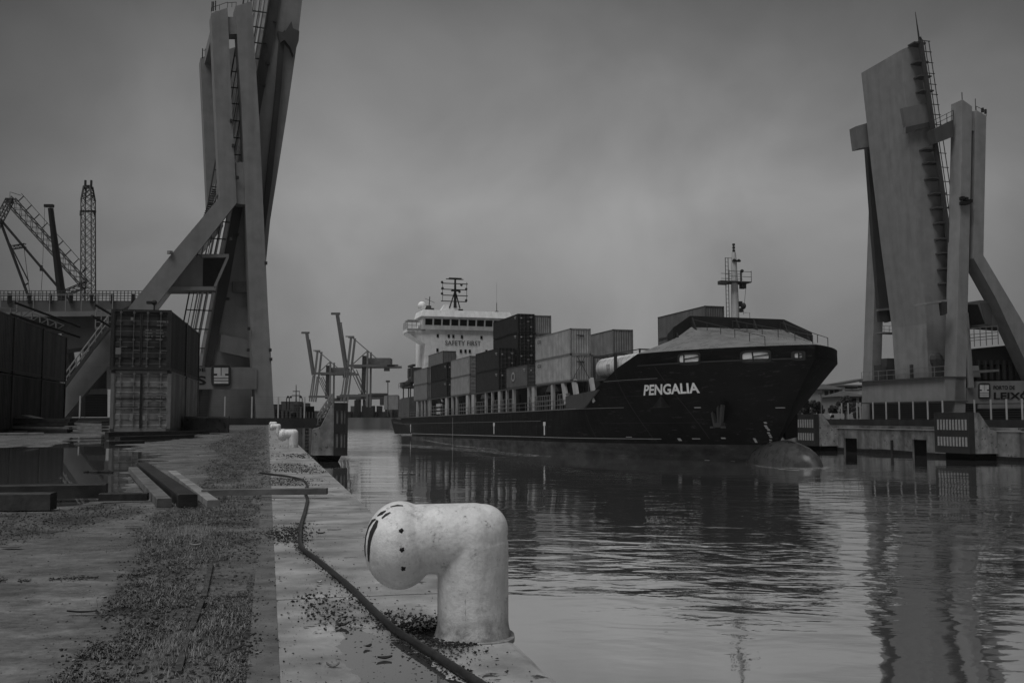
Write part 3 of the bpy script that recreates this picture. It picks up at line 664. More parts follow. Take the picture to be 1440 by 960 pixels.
# portal beam between the two channel-side legs
z0 = onS(1335, 531, r0).z; z1 = onS(1335, 563, r0).z
Xp = onS(1340, 560, r0).dot(E1) - 0.9
m = M(); m.prism([Q(Xp, r0, z1), Q(Xp, r0 + RS, z1), Q(Xp, r0 + RS, z0), Q(Xp, r0, z0)], E1 * 2.4); m.build('portal_beam', tower_m, tr)
m = M()
for z_ in (z0 + 0.08, z1 - 0.08): m.prism([Q(Xp - 0.35, r0 - 0.1, z_ - 0.07), Q(Xp - 0.35, r0 + RS, z_ - 0.07), Q(Xp - 0.35, r0 + RS, z_ + 0.07), Q(Xp - 0.35, r0 - 0.1, z_ + 0.07)], E1 * 3.0)
m.build('portal_flange', paint(0.06), tr)
m = M(); rails(m, Q(Xp, r0, z0 + .15), Q(Xp, r0 + RS, z0 + .15), 1.1, 9, 0.035, 2); m.build('portal_railing', paint(0.16), tr)
for s_, w_, h_, v in ((13.2, 1.6, 1.9, 0), (12.0, 1.2, 2.6, 0), (8.6, 3.4, 1.2, 0), (3.4, 1.8, 2.0, 1)):
    m = M(); m.box(Q(Xp + 1.4, r0 + s_, z0 + .15 + h_ / 2), (1.2, w_, h_), PSI)
    if v: m.sphere(Q(Xp + 1.4, r0 + 3.4, z0 + 2.1), 0.9, 10, 6)
    m.build('machinery', paint(0.05), tr)
for s_ in (10.9, 6.0): m = M(); m.box(Q(Xp + 0.3, r0 + s_, z0 + .9), (0.3, 0.4, 1.6), PSI); m.build('lamp_box', paint(0.04), tr)
m = M(); m.prism([Q(Xp + 1, r0 + 1.9, RG), Q(Xp + 1, r0 + RS, RG), Q(Xp + 1, r0 + RS, z1), Q(Xp + 1, r0 + 1.9, z1)], E1 * 0.8); m.build('base_wall', paint(0.045), tr)
# cabin on the brace
rc = M(); rc.prism([onS(x, y, r0 + 1.5) for x, y in ((1362, 427), (1378, 422), (1404, 423), (1426, 462), (1388, 459), (1366, 459))], Q1 * 3); rc.build('machinery_cabin', paint(0.15), tr)
m = M(); m.prism([onS(x, y, r0 + 1.4) for x, y in ((1362, 428), (1375, 428), (1385, 455), (1366, 458))], Q1 * 0.15); m.build('cabin_window', mat('dark_glass', 0.008, 0.15), tr)
m = M(); m.prism([onS(x, y, r0 + 1.4) for x, y in ((1379, 426), (1395, 426), (1395, 456), (1386, 456))], Q1 * 0.09); m.build('cabin_side_panel', paint(0.09), tr)
m = M(); rails(m, onS(1362, 488, r0 - 0.3), onS(1404, 484, r0 - 0.3), 2.0, 5, 0.05, 3); rails(m, onS(1362, 488, r0 + 3), onS(1404, 484, r0 + 3), 2.0, 5, 0.05, 2)
m.build('deck_railing', paint(0.12), tr)
# approach structure and sign beam
ra = thing('approach_viaduct', 'dark steel approach deck to the right of the right bridge tower carrying the port sign', 'bridge', onS(1410, 590, r0 + 2))
def rq(name, poly, s, vec, mt): m = M(); m.prism([onS(x, y, s) for x, y in poly], vec); return m.build(name, mt, ra)
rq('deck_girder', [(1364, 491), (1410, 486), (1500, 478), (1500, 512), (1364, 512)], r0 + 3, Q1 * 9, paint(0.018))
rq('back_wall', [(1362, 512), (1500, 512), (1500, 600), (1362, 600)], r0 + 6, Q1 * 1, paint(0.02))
rq('sign_beam', [(1359, 545), (1373, 545), (1373, 536), (1520, 534), (1520, 566), (1359, 567)], r0 + 0.3, Q1 * 0.6, paint(0.17))
rq('sign_rail', [(1379, 568), (1520, 567), (1520, 573), (1379, 574)], r0 - 0.1, Q1 * 0.5, paint(0.15))
rq('counterweight_leg', [(1359, 440), (1362, 440), (1370, 545), (1364, 545)], r0 - 0.2, Q1 * 0.4, paint(0.17))
m = M()
for x in range(1376, 1500, 9): m.box(onS(x, 520, r0 + 2.8), (0.25, 0.3, 2.2), PSI)
m.build('girder_stiffener', paint(0.04), ra)
rq('light_pipe', [(1367, 521), (1405, 519), (1405, 522), (1367, 525)], r0 + 1, Q1 * 0.3, paint(0.15))
rq('lamp_unit', [(1366, 514), (1376, 514), (1379, 530), (1366, 530)], r0 + 1.5, Q1 * 0.4, paint(0.3))
def onR(x, y, s): return onS(x, y, s)
_QT = QT; QT = Q1; logo(ra, onR, 1384.5, 549.5, 17, 22.5, r0 + 0.3); QT = _QT
m = M(); wtext(m, 'PORTO DE', 1397, 542, 1427, 547.5, r0 + 0.26, onS); wtext(m, 'LEIXÕES', 1397.5, 549, 1468, 561.5, r0 + 0.26, onS); m.build('sign_lettering', paint(0.008), ra)
# ================================================================ FENDERS
conc_f = mat('fender_concrete', 0.17, 0.8, 0.5, 1.2, bump=0.02, streak=0.5, spots=0.40, spotv=0.03)
fend_d = mat('fender_panel_dark', 0.022, 0.7, 0.3, 2, streak=0.3)
strip_l = mat('fender_strip_pale', 0.2, 0.7, 0.3, 6)
fl = thing('fender_pier', 'concrete fender pier with slotted dark panel standing off the left quay', 'fender pier', onS(470, 641, 93))
FS = 93.0
m = M(); m.prism([onS(x, y, FS) for x, y in ((452, 599), (468, 567), (471, 567), (471, 640), (438, 640), (440, 604))], Q1 * 6); m.build('concrete_body', conc_f, fl)
p0 = onS(471, 603, FS); 
pl = [onS(x, y, FS - 0.2) for x, y in ((470, 566), (489.5, 566), (489.5, 640.6), (470, 640.6))]
# panel frame: bars around recessed pale strips
m = M(); X0, X1_ = pl[0].dot(E1), pl[1].dot(E1); zt, zb_ = pl[0].z, pl[3].z; Wp, Hp = X1_ - X0, zt - zb_
def pb(x0, y0, x1, y1, mm, d=0.35, o=0.0): mm.prism([Q(X0 + Wp * x0, FS - 0.2 + o, zt - Hp * y0), Q(X0 + Wp * x1, FS - 0.2 + o, zt - Hp * y0), Q(X0 + Wp * x1, FS - 0.2 + o, zt - Hp * y1), Q(X0 + Wp * x0, FS - 0.2 + o, zt - Hp * y1)], Q1 * d)
pb(0, 0, 1, 0.15, m); pb(0, 0.40, 1, 0.59, m); pb(0, 0.85, 1, 1, m)
xs_ = [(0, 0.15), (0.30, 0.48), (0.62, 0.72), (0.82, 1)]
for y0, y1 in ((0.15, 0.40), (0.59, 0.85)):
    for a, b in xs_: pb(a, y0, b, y1, m)
m.build('panel_frame', fend_d, fl)
for y0, y1 in ((0.15, 0.40), (0.59, 0.85)):
    for a, b in ((0.15, 0.30), (0.48, 0.62), (0.72, 0.82)):
        m = M(); pb(a, y0, b, y1, m, 0.2, 0.12); m.build('fender_strip', strip_l, fl)
m = M(); m.prism([onS(x, y, FS + 0.5) for x, y in ((446, 640), (480, 640), (474, 652), (450, 652))], Q1 * 4); m.build('pile_foot', mat('shade_black', 0.004, 0.95, spec=0.0), fl)  # support block in shade black, painting the dark gap under the fender
m = M(); a, b = onS(447, 597, FS + 1), onS(467, 567, FS + 1)
for o in (0, 1.6): rails(m, a + Q1 * o, b + Q1 * o, 0.9, 5, 0.05, 2)
for i in range(7): p = a.lerp(b, i / 6); m.box(p + Q1 * 0.8, (0.3, 1.6, 0.1), PSI)
m.build('stair_rail', paint(0.14), fl)
fb_ = thing('fender_pier', 'farther dark slotted fender panel beside the fence end on the left', 'fender pier', onS(435, 597, 118))
m = M(); m.prism([onS(x, y, 118) for x, y in ((428, 571), (442, 571), (442, 600), (428, 600))], Q1 * 3); m.build('panel_frame', fend_d, fb_)
for x in (430, 434, 438.5): 
    m = M(); m.prism([onS(x_, y_, 117.9) for x_, y_ in ((x, 579), (x + 1.7, 579), (x + 1.7, 594), (x, 594))], Q1 * 0.15); m.build('fender_strip', strip_l, fb_)
def rfender(label, xL, xR, yT, yB, sa_off, n, body):
    XF = RX - 3.2
    a = onX(xL, yB, XF); b = onX(xR, yB, XF); sa, sb_ = b.dot(Q1), a.dot(Q1)     # sb far
    zt, zb = onX(xL, yT, XF).z, onX(xR, yB, XF).z
    t = thing('fender_pier', label, 'fender pier', Q(XF, (sa + sb_) / 2, WATER))
    m = M(); m.prism([Q(XF, sa, zb), Q(XF, sb_, zb), Q(XF, sb_, zt), Q(XF, sa, zt)], E1 * 0.6)
    m.build('panel_frame', fend_d, t)
    for r_ in (0, 1):
        for i in range(n):
            u0 = sa + (sb_ - sa) * (0.06 + 0.88 * i / n); u1 = u0 + (sb_ - sa) * 0.44 / n
            za_, zb2 = zt + (zb - zt) * (0.17 + 0.43 * r_), zt + (zb - zt) * (0.43 + 0.40 * r_)
            m = M(); m.prism([Q(XF - 0.06, u0, zb2), Q(XF - 0.06, u1, zb2), Q(XF - 0.06, u1, za_), Q(XF - 0.06, u0, za_)], E1 * 0.08); m.build('fender_strip', strip_l, t)
    m = M(); m.prism([Q(XF + 0.6, sa + 0.1, zt), Q(XF + 1.2, sa + 0.1, zt), Q(XF + 2.4, sa + 0.1, zt - 1.6), Q(RX + 0.1, sa + 0.1, TOP), Q(RX + 0.1, sa + 0.1, zb), Q(XF + 0.6, sa + 0.1, zb)], Q1 * (sb_ - sa - 0.2)); m.build('concrete_body', conc_f, t)
    m = M(); m.prism([Q(XF + 0.9, sa + 0.4, zb), Q(RX, sa + 0.4, zb), Q(RX, sa + 0.4, WATER - 2), Q(XF + 0.9, sa + 0.4, WATER - 2)], Q1 * (sb_ - sa - 0.8)); m.build('pile_foot', mat('shade_black', 0.004, 0.95, spec=0.0), t)  # shade black again paints the gap below the panel
rfender('slotted fender pier on the right quay below the right end of the bridge tower', 1315, 1364, 580, 638, 0, 10, 0)
rfender('slotted fender pier just behind the bow and bulb of the ship', 1120, 1146, 582, 627, 0, 7, 0)
# ================================================================ FENCES (posts and wire)
def fence(label, pts, zb, h, wire, pv=0.32, post_w=0.12):
    t = thing('wire_fence', label, 'fence', pts[0]); pm_ = paint(pv)
    for p in pts: m = M(); m.box(p + Vector((0, 0, h / 2)), (post_w, post_w, h)); m.build('fence_post', pm_, t)
    m = M()
    for i in range(len(pts) - 1):
        for k in range(9): o = Vector((0, 0, 0.12 + (h - 0.15) * k / 8)); m.tube([pts[i] + o, pts[i + 1] + o], 0.008, 3, False)
    m.build('wire_mesh', paint(0.1), t); return t
fz = 0.62
fence('wire fence with pale posts along the left quay parapet', [Q(onS(x, 588, 94.2).dot(E1), 94.2, fz) for x in (112, 194, 235, 276, 316, 354, 391, 428)], fz, 1.95, True)
fence('wire fence with pale posts along the right quay parapet', [Q(RX + 2.2, onX(x, 590, RX + 2.2).dot(Q1), RG + 0.75) for x in (1184, 1193, 1205.5, 1210, 1228, 1246.5, 1265, 1284.5, 1305, 1326, 1371, 1394, 1416, 1438)], 0, 2.0, True, 0.32, 0.13)
# ================================================================ SHIP
SC = Vector((16.9, 112.2, WATER + 0.38)); SRZ = math.atan2(-0.956, 0.2936)
ship = thing('container_ship', 'black hulled container ship with white bridge house gliding down the channel', 'ship', SC, (0, -0.0105, SRZ))
SMX = Matrix.LocRotScale(SC, ship.rotation_euler, None)
def SL(u, w, z): return SMX @ Vector((u, w, z))
def sbuild(m, name, mt, par=ship, smooth=False, label=None):
    o = m.build(name, mt, None, smooth); o.parent = par; tag(o, label); return o
DK = 4.6; TZ = 9.5; B = 11.0; KN = 8.35
def us(z):
    z = min(z, KN)
    return 23.4 + 6.0 * max(0, (z - 0.6) / 7.4) ** 1.15 if z > 0.6 else 23.4 - 0.2 * (0.6 - z)
def hb(u, z):
    z0_ = z; z = min(z, KN); t = max(0.0, min(1.0, z / TZ)); a = -10 + 22.0 * t ** 0.9; e = us(z); p = 1.8 + 0.3 * t; q = 1.0 - 0.2 * t
    if u <= a: b = B
    elif u >= e: b = 0
    else: b = B * (1 - ((u - a) / (e - a)) ** p) ** q
    if u < -88:                                    # stern narrows a little low down
        k = (-88 - u) / 17; b *= 1 - 0.10 * k - 0.55 * k * max(0, 1 - z / 3.5)
    if z < 0: b *= 1 - 0.12 * (-z / 3) ** 2
    return b
def ustern(z): return -104.7 + 12.5 * max(0, min(1, 1 - z / 4.4))
hull_m = bpy.data.materials.new('hull_paint'); hull_m.use_nodes = True
def hull_nodes(m, v, rough, var):
    t = m.node_tree; b = t.nodes['Principled BSDF']; n = t.nodes.new; l = t.links.new
    co = n('ShaderNodeTexCoord'); mp = n('ShaderNodeMapping'); l(co.outputs['Object'], mp.inputs[0]); mp.inputs['Scale'].default_value = (0.25, 0.25, 0.6)
    q = n('ShaderNodeTexNoise'); l(mp.outputs[0], q.inputs['Vector']); q.inputs['Scale'].default_value = 1.4; q.inputs['Detail'].default_value = 8; q.inputs['Roughness'].default_value = 0.65
    r = n('ShaderNodeMapRange'); l(q.outputs['Fac'], r.inputs[0])
    for i, x in ((1, 0.3), (2, 0.75), (3, v * (1 - var)), (4, v * (1 + var))): r.inputs[i].default_value = x
    l(r.outputs[0], b.inputs['Base Color']); b.inputs['Roughness'].default_value = rough; b.inputs['Specular IOR Level'].default_value = 0.1
    # fender scrapes and rub marks, long and thin
    mp3 = n('ShaderNodeMapping'); l(co.outputs['Object'], mp3.inputs[0]); mp3.inputs['Scale'].default_value = (0.18, 0.5, 1.6)
    q3 = n('ShaderNodeTexNoise'); l(mp3.outputs[0], q3.inputs['Vector']); q3.inputs['Scale'].default_value = 2.2; q3.inputs['Detail'].default_value = 9; q3.inputs['Roughness'].default_value = 0.75
    r3 = n('ShaderNodeMapRange'); l(q3.outputs['Fac'], r3.inputs[0])
    for i, x in ((1, 0.57), (2, 0.72), (3, 0.0), (4, 0.045)): r3.inputs[i].default_value = x
    ad = n('ShaderNodeMath'); ad.operation = 'ADD'; l(r.outputs[0], ad.inputs[0]); l(r3.outputs[0], ad.inputs[1]); l(ad.outputs[0], b.inputs['Base Color'])
    # plating: faint dents between frames
    mp2 = n('ShaderNodeMapping'); l(co.outputs['Object'], mp2.inputs[0]); mp2.inputs['Scale'].default_value = (1.3, 1, 0.5)
    q2 = n('ShaderNodeTexNoise'); l(mp2.outputs[0], q2.inputs['Vector']); q2.inputs['Scale'].default_value = 0.8; q2.inputs['Detail'].default_value = 2
    bp = n('ShaderNodeBump'); l(q2.outputs['Fac'], bp.inputs['Height']); bp.inputs['Distance'].default_value = 0.05; l(bp.outputs[0], b.inputs['Normal'])
hull_nodes(hull_m, 0.005, 0.55, 0.6)
boot_m = bpy.data.materials.new('boot_top_paint'); boot_m.use_nodes = True; hull_nodes(boot_m, 0.045, 0.75, 0.7)
zl = [-3, -2, -1, -0.4, 0, 0.3, 0.6, 0.95, 0.951, 1.3, 1.7, 2.2, 2.8, 3.4, 4.0, DK]
zu = [DK + (KN - DK) * i / 7 for i in range(7)] + [KN - 0.01, KN, TZ]
def station(z, start, side):
    a = -10 + 22.0 * max(0, min(1, min(z, KN) / TZ)) ** 0.9; e = us(z); pts = []
    for i in range(15): pts.append(start + (max(a, start + 0.01) - start) * i / 14)
    a2 = max(a, start + 0.01)
    for i in range(1, 41):
        f = i / 40; f = 1 - (1 - f) ** 1.9; pts.append(a2 + (e - a2) * f)
    return [Vector((u, side * hb(u, z), z)) for u in pts]
def ustart_up(z): return 2 + 14.0 * (z - DK) / (TZ - DK)
for side in (-1,):
    m = M()
    for sd_ in (-1, 1):
        rows = [station(z, ustern(z), sd_) for z in zl]
        m.cur = 1; m.grid(rows[:8], flip=sd_ > 0); m.cur = 0; m.grid(rows[8:], flip=sd_ > 0)
        rows = [station(z, ustart_up(z), sd_) for z in zu]; m.grid(rows, flip=sd_ > 0)
    # transom
    tr_rows = [[Vector((ustern(z), s_ * hb(ustern(z), z), z)) for s_ in (1, 0.5, 0, -0.5, -1)] for z in zl]
    m.cur = 0; m.grid(tr_rows)
    hull = sbuild(m, 'hull', [hull_m, boot_m], smooth=True)
deck_m = mat('deck_paint', 0.06, 0.7, 0.3, 0.5)
m = M()
for z, st0 in ((DK - 0.02, -104.6),):
    r1_ = station(z, st0, -1); r2_ = station(z, st0, 1); m.grid([r1_, r2_])
sbuild(m, 'main_deck', deck_m)
# bulb
m = M(); rows = []
for i in range(19):
    f = i / 18; u = 20.5 + 9.2 * f; r_ = 2.15 * math.sqrt(max(0, 1 - f ** 3.2)) * (0.75 + 0.25 * min(1, f * 2.2)); r_ = max(r_, 0.02)
    rows.append([Vector((u, math.cos(a) * r_ * 0.95, -0.95 + math.sin(a) * r_ * 1.15)) for a in [2 * math.pi * k / 28 for k in range(28)]])
bulb_m = mat('bulb_paint', 0.055, 0.3, 0.35, 1.2, streak=0.35); m.grid(rows, close=True, flip=True); sbuild(m, 'bulbous_bow', bulb_m, smooth=True)
# hull surface helper in pixels
def hullpt(x, y, umin=-10, umax=31, zmin=0, zmax=9.2):
    best = None
    u = np.linspace(umin, umax, 42); z = np.linspace(zmin, zmax, 30)
    for it in range(3):
        bb = 1e9
        for a in u:
            for c in z:
                if a > us(c): continue
                px, py = proj(SL(a, -hb(a, c), c)); e = (px - x) ** 2 + (py - y) ** 2
                if e < bb: bb = e; best = (a, c)
        du = (u[1] - u[0]) * 1.5; dz = (z[1] - z[0]) * 1.5
        u = np.linspace(best[0] - du, best[0] + du, 9); z = np.linspace(best[1] - dz, best[1] + dz, 9)
    return best
def hsurf(u, z, off=0.05):
    p = Vector((u, -hb(u, z), z)); du = Vector((u + .1, -hb(u + .1, z), z)) - p; dz = Vector((u, -hb(u, z + .1), z + .1)) - p
    n = du.cross(dz)
    if n.y > 0: n = -n
    return p + n.normalized() * off
white_m = paint(0.62)
def hullstrip(m, z, u0, u1, h=0.09, off=0.03, n=60):
    rows = [[hsurf(u0 + (u1 - u0) * i / n, z + s_ * h / 2, off) for i in range(n + 1)] for s_ in (-1, 1)]; m.grid(rows)
m = M(); hullstrip(m, 1.45, -92, -18, 0.08); hullstrip(m, 1.45, -18, 13, 0.06); sbuild(m, 'waterline_stripe', paint(0.25))
m = M(); hullstrip(m, DK - 0.03, -104, 2, 0.10, 0.06); hullstrip(m, DK - 0.05, 2, 11, 0.06, 0.04); hullstrip(m, 7.15, 9.5, 17.5, 0.06, 0.04, 20); hullstrip(m, 3.35, -104, -10, 0.05, 0.04); sbuild(m, 'rubbing_strake', paint(0.12))
# lettering on the flare
c0 = hullpt(906.5, 555); c1 = hullpt(985, 551); c2 = hullpt(983, 537); c3 = hullpt(908, 539.5)
vs, fs, _ = text2d('PENGALIA')
def bil(a, b):
    u = (1 - a) * ((1 - b) * c0[0] + b * c3[0]) + a * ((1 - b) * c1[0] + b * c2[0]); z = (1 - a) * ((1 - b) * c0[1] + b * c3[1]) + a * ((1 - b) * c1[1] + b * c2[1]); return u, z
m = M(); m.add([hsurf(*bil(a, b), off=0.12) for a, b in vs], fs); sbuild(m, 'ship_name', paint(0.75))
def mark(m, x, y, w_, h_):
    u, z = hullpt(x, y); m.add([hsurf(u - w_ / 2, z - h_ / 2), hsurf(u + w_ / 2, z - h_ / 2), hsurf(u + w_ / 2, z + h_ / 2), hsurf(u - w_ / 2, z + h_ / 2)], [(0, 1, 2, 3)])
m = M()
for x, y, w_, h_ in ((956, 617, .35, .25), (979, 616, .8, .08), (1017, 616, .4, .12), (1063, 618, .2, .4), (981, 573, .6, .08), (885, 614, .8, .06), (1030, 649, .4, .1), (994, 647, .5, .1), (1097, 573, .6, .07)):
    mark(m, x, y, w_, h_)
for i in range(11):
    f = i / 10; x = 1076 + 8.5 * math.sin(f * 1.9); y = 594 + 34 * f; mark(m, x, y, 0.2, 0.14)
sbuild(m, 'draught_mark', paint(0.3))
for u_ in (-92 + 3, -30, -8.6, -59):
    m = M(); p = hsurf(u_, 3.0, 0.06); m.box(p, (0.75 if u_ > -50 else 0.5, 0.05, 0.45)); m.box(p - Vector((0.0, 0, 0.75)), (0.28, 0.05, 1.1)); 
    if u_ != -59: sbuild(m, 'tug_push_mark', paint(0.5))
m = M(); p = hsurf(-54, 2.2, 0.06); m.box(p, (0.12, 0.05, 4.0)); sbuild(m, 'frame_mark', paint(0.14))
# mooring ports near the bow rim
def port(x0, y0, x1, y1, bars, rnd=True):
    a = hullpt(x0, (y0 + y1) / 2); b = hullpt(x1, (y0 + y1) / 2); zt = hullpt((x0 + x1) / 2, y0)[1]; zb = hullpt((x0 + x1) / 2, y1)[1]
    cu, cz = (a[0] + b[0]) / 2, (zt + zb) / 2; hu, hz = abs(b[0] - a[0]) / 2, abs(zt - zb) / 2
    def ring(g, off):
        r = []
        for k in range(28):
            t = 2 * math.pi * k / 28; c_, s_ = math.cos(t), math.sin(t); e_ = 0.45
            r.append(hsurf(cu + (hu + g) * math.copysign(abs(c_) ** e_, c_), cz + (hz + g) * math.copysign(abs(s_) ** e_, s_), off))
        return r
    m = M(); m.grid([ring(0.16, 0.01), ring(0.13, 0.14), ring(0.0, 0.14), ring(-0.02, 0.03)], close=True); fr = sbuild(m, 'mooring_port', paint(0.02))
    m = M(); cen = hsurf(cu, cz, 0.05); rg_ = ring(0.0, 0.05); m.add(rg_ + [cen], [(k, (k + 1) % 28, 28) for k in range(28)]); sbuild(m, 'port_lining', paint(0.5), fr)
    m = M(); m.beam(hsurf(cu + bars * hu, cz - hz, 0.1), hsurf(cu + bars * hu, cz + hz, 0.1), 0.1, 0.08); m.beam(hsurf(cu + bars * hu, cz - 0.1 * hz, 0.1), hsurf(cu + hu, cz + 0.3 * hz, 0.1), 0.06, 0.08); sbuild(m, 'port_bar', paint(0.02), fr)
port(956, 498, 983, 510.5, -0.5); port(1045, 495, 1080, 506.5, -0.2); port(1119, 496.5, 1129, 503.5, 0.1)
# flank knuckle just under the rim
m = M(); rows = [[hsurf(16.0 + 13.0 * i / 50, 8.36 + s_ * 0.05, 0.07) for i in range(51)] for s_ in (-1, 1)]; m.grid(rows); sbuild(m, 'knuckle_line', paint(0.03))
m = M()
for u_ in (-80, -64, -50, -36, -22, -8, 4, 12, 18): m.grid([[hsurf(u_ + o_, z_, 0.012) for z_ in np.linspace(1.5, DK - .1 if u_ < 3 else 8.2, 14)] for o_ in (0, 0.07)])
for z_ in (3.0, 5.6, 7.0): hullstrip(m, z_, 6 if z_ < 5 else 10, 19, 0.03, 0.012, 30)
sbuild(m, 'plate_weld', paint(0.02))
# anchors
def anchor(u, w_, z, side):
    m = M(); off = side * 0.35
    p = Vector((u, w_ + off, z)); m.box(p, (0.3, 0.3, 2.0)); m.box(p + Vector((0, 0, -1.0)), (1.4, 0.4, 0.4))
    for s_ in (-1, 1): m.beam(p + Vector((s_ * 0.5, off * 0.3, -1.1)), p + Vector((s_ * 1.05, off * 0.5, 0.8)), 0.35, 0.25, up=(0, 1, 0)); m.box(p + Vector((s_ * 1.0, off * 0.4, -1.2)), (0.5, 0.25, 0.18))
    sbuild(m, 'anchor', paint(0.05))
ua, za_ = hullpt(1017, 582); anchor(ua, -hb(ua, za_) - 0.1, za_, -1)
m = M(); m.prism([Vector((u_, 1.6, z_)) for u_, z_ in ((20.6, 3.6), (22.4, 3.5), (22.3, 1.4), (20.9, 2.1))], (0, 1.3, 0.25))
sbuild(m, 'anchor', paint(0.008), label='anchor hanging on the far side of the bow')
# whaleback, breakwater
rim = [Vector((u, -hb(u, TZ), TZ)) for u in np.linspace(16.0, us(TZ) - 0.01, 30)]; rim = rim + [Vector((p.x, -p.y, p.z)) for p in rim[::-1]]
nR = len(rim); base = []
BW = [(-7.0, 10.85, 17.6), (-5.1, 12.05, 17.2), (5.1, 12.05, 17.2), (7.8, 10.8, 17.6)]
for i in range(nR):
    f = i / (nR - 1); w_ = -8 + 15.8 * sstep(0.05, 0.95, f) if False else None
    th_ = f
    g = np.interp(th_, [0, 0.22, 0.78, 1], [-7.0, -5.1, 5.1, 7.8]); base.append(Vector((np.interp(g, [-7, -5.1, 5.1, 7.8], [17.6, 17.2, 17.2, 17.6]), g, np.interp(g, [b[0] for b in BW], [b[1] for b in BW]))))
m = M(); m.grid([[a.lerp(b, t) for a, b in zip(rim, base)] for t in (0, .25, .5, .75, 1)], flip=True)
sbuild(m, 'whaleback_cover', mat('whaleback_paint', 0.17, 0.30, 0.25, 0.7), smooth=False)
m = M()
bt = [(-7.1, 10.7, 11.95, 17.6), (-5.1, 11.9, 13.15, 17.1), (5.1, 11.9, 13.1, 17.1), (7.9, 10.7, 11.85, 17.6)]
for i in range(3):
    a, b = bt[i], bt[i + 1]; m.prism([(a[3], a[0], a[1]), (b[3], b[0], b[1]), (b[3], b[0], b[2]), (a[3], a[0], a[2])], (-0.18, 0, 0))
m.prism([(17.6, -7.1, 10.7), (16.2, -7.1, 10.3), (16.2, -7.1, 11.4), (17.6, -7.1, 11.95)], (0, .15, 0))
sbuild(m, 'breakwater', paint(0.022))
for w_ in (-6.8, -5.0, -0.3, 1.6, 4.9, 7.4): m = M(); m.prism([(17.2, w_, 11.9 if abs(w_) < 5.2 else 10.9), (18.0, w_, 11.7 if abs(w_) < 5.2 else 10.8), (17.2, w_, 13.0 if abs(w_) < 5.2 else 11.9)], (0, 0.12, 0)); sbuild(m, 'breakwater_bracket', paint(0.03))
# rails on the whaleback
m = M()
def onbase(f, t): i = int(f * (nR - 1)); return rim[i].lerp(base[i], t) + Vector((0, 0, 0.02))
for f0, t0, f1, t1 in ((0.25, 0.98, 0.42, 0.02), (0.47, 0.98, 0.505, 0.02), (0.75, 0.98, 0.60, 0.04)):
    a, b = onbase(f0, t0), onbase(f1, t1); rails(m, a, b, 0.75, 5, 0.035, 1)
sbuild(m, 'whaleback_railing', paint(0.05))
# foremast
m = M(); MU = 16.6
m.tube([(MU, 0, 11.4), (MU, 0, 14.8), (MU, 0, 18.6), (MU, 0, 19.6)], [0.44, 0.38, 0.28, 0.2], 12); mast = sbuild(m, 'foremast', paint(0.38))
m = M(); m.box((MU, 0.2, 16.6), (1.6, 2.4, 0.12)); m.box((MU, -1.2, 16.55), (0.7, 0.9, 0.35)); m.box((MU, 0.9, 16.3), (0.5, 0.5, 0.5)); sbuild(m, 'mast_platform', paint(0.05), mast)
m = M()
for z_ in (17.1, 17.6): m.tube([(MU + .8, -1, z_), (MU + .8, 1.4, z_)], 0.03, 4); m.tube([(MU - .8, -1, z_), (MU - .8, 1.4, z_)], 0.03, 4)
for w_ in (-1, 0.2, 1.4): m.tube([(MU + .8, w_, 16.6), (MU + .8, w_, 17.7)], 0.03, 4)
for w_ in (-0.95, -0.65): m.tube([(MU, w_, 12.3), (MU, w_, 19.0)], 0.04, 5)
for k in range(16): m.tube([(MU, -0.95, 12.6 + k * 0.4), (MU, -0.65, 12.6 + k * 0.4)], 0.02, 4)
m.tube([(MU, -1, 19.0), (MU, 0, 19.0)], 0.03, 4); m.tube([(MU, 1.3, 16.6), (MU, 0.9, 13.5)], 0.02, 4); m.tube([(MU, 1.0, 13.7), (MU, 1.6, 13.7), (MU, 1.6, 12.3)], 0.03, 4)
sbuild(m, 'mast_ladder', paint(0.08), mast)
m = M()
for z_ in (19.75, 20.05, 20.35): m.tube([(MU, 0, z_ - 0.1), (MU, 0, z_ + 0.1)], 0.14, 8)
m.tube([(MU, 0, 19.5), (MU, 0, 20.3)], 0.05, 6); m.box((MU + .3, 0.1, 18.7), (0.3, 0.8, 0.15)); m.sphere((MU + .3, -0.15, 18.75), 0.16, 8, 5); m.sphere((MU + .3, 0.35, 18.75), 0.16, 8, 5)
m.sphere((MU + .2, 0.75, 17.75), 0.18, 8, 5); m.box((MU, 0.75, 17.2), (0.1, 0.1, 1.0)); sbuild(m, 'navigation_light', paint(0.02), mast)
m = M(); m.sphere((MU + .3, 0.75, 14.3), 0.32, 10, 6, (1, .8, 1)); m.box((MU + .2, 0.45, 14.5), (0.4, 0.3, 0.5)); m.box((MU + .2, 0.5, 13.9), (0.3, 0.4, 0.4)); sbuild(m, 'horn', paint(0.03), mast)
# superstructure
SU = -88.0; wh = paint(0.78); wh2 = paint(0.7)
m = M(); m.box((SU - 4.5, 0, 12.5), (9, 16.7, 17.0)); acc = sbuild(m, 'accommodation_block', wh)
m = M()
m.prism([(SU + 0.004, -11.9, 21.0), (SU + 0.004, -8.35, 18.9), (SU + 0.004, 8.35, 18.9), (SU + 0.004, 11.9, 21.0), (SU + 0.004, 11.9, 21.7), (SU + 0.004, -11.9, 21.7)], (-4.5, 0, 0))
wing = sbuild(m, 'bridge_wing', wh)
m = M(); m.prism([(SU + 0.5, -9.3, 21.7), (SU + 0.5, 9.3, 21.7), (SU + 0.9, 8.9, 24.2), (SU + 0.9, -8.9, 24.2)], (-6, 0, 0)); whl = sbuild(m, 'wheelhouse', wh2)
m = M(); m.prism([(SU + 1.2, -9.4, 24.2), (SU + 1.2, 9.2, 24.2), (SU + 0.9, 8.7, 25.5), (SU + 0.9, -9.0, 25.5)], (-7, 0, 0)); sbuild(m, 'wheelhouse_roof', wh)
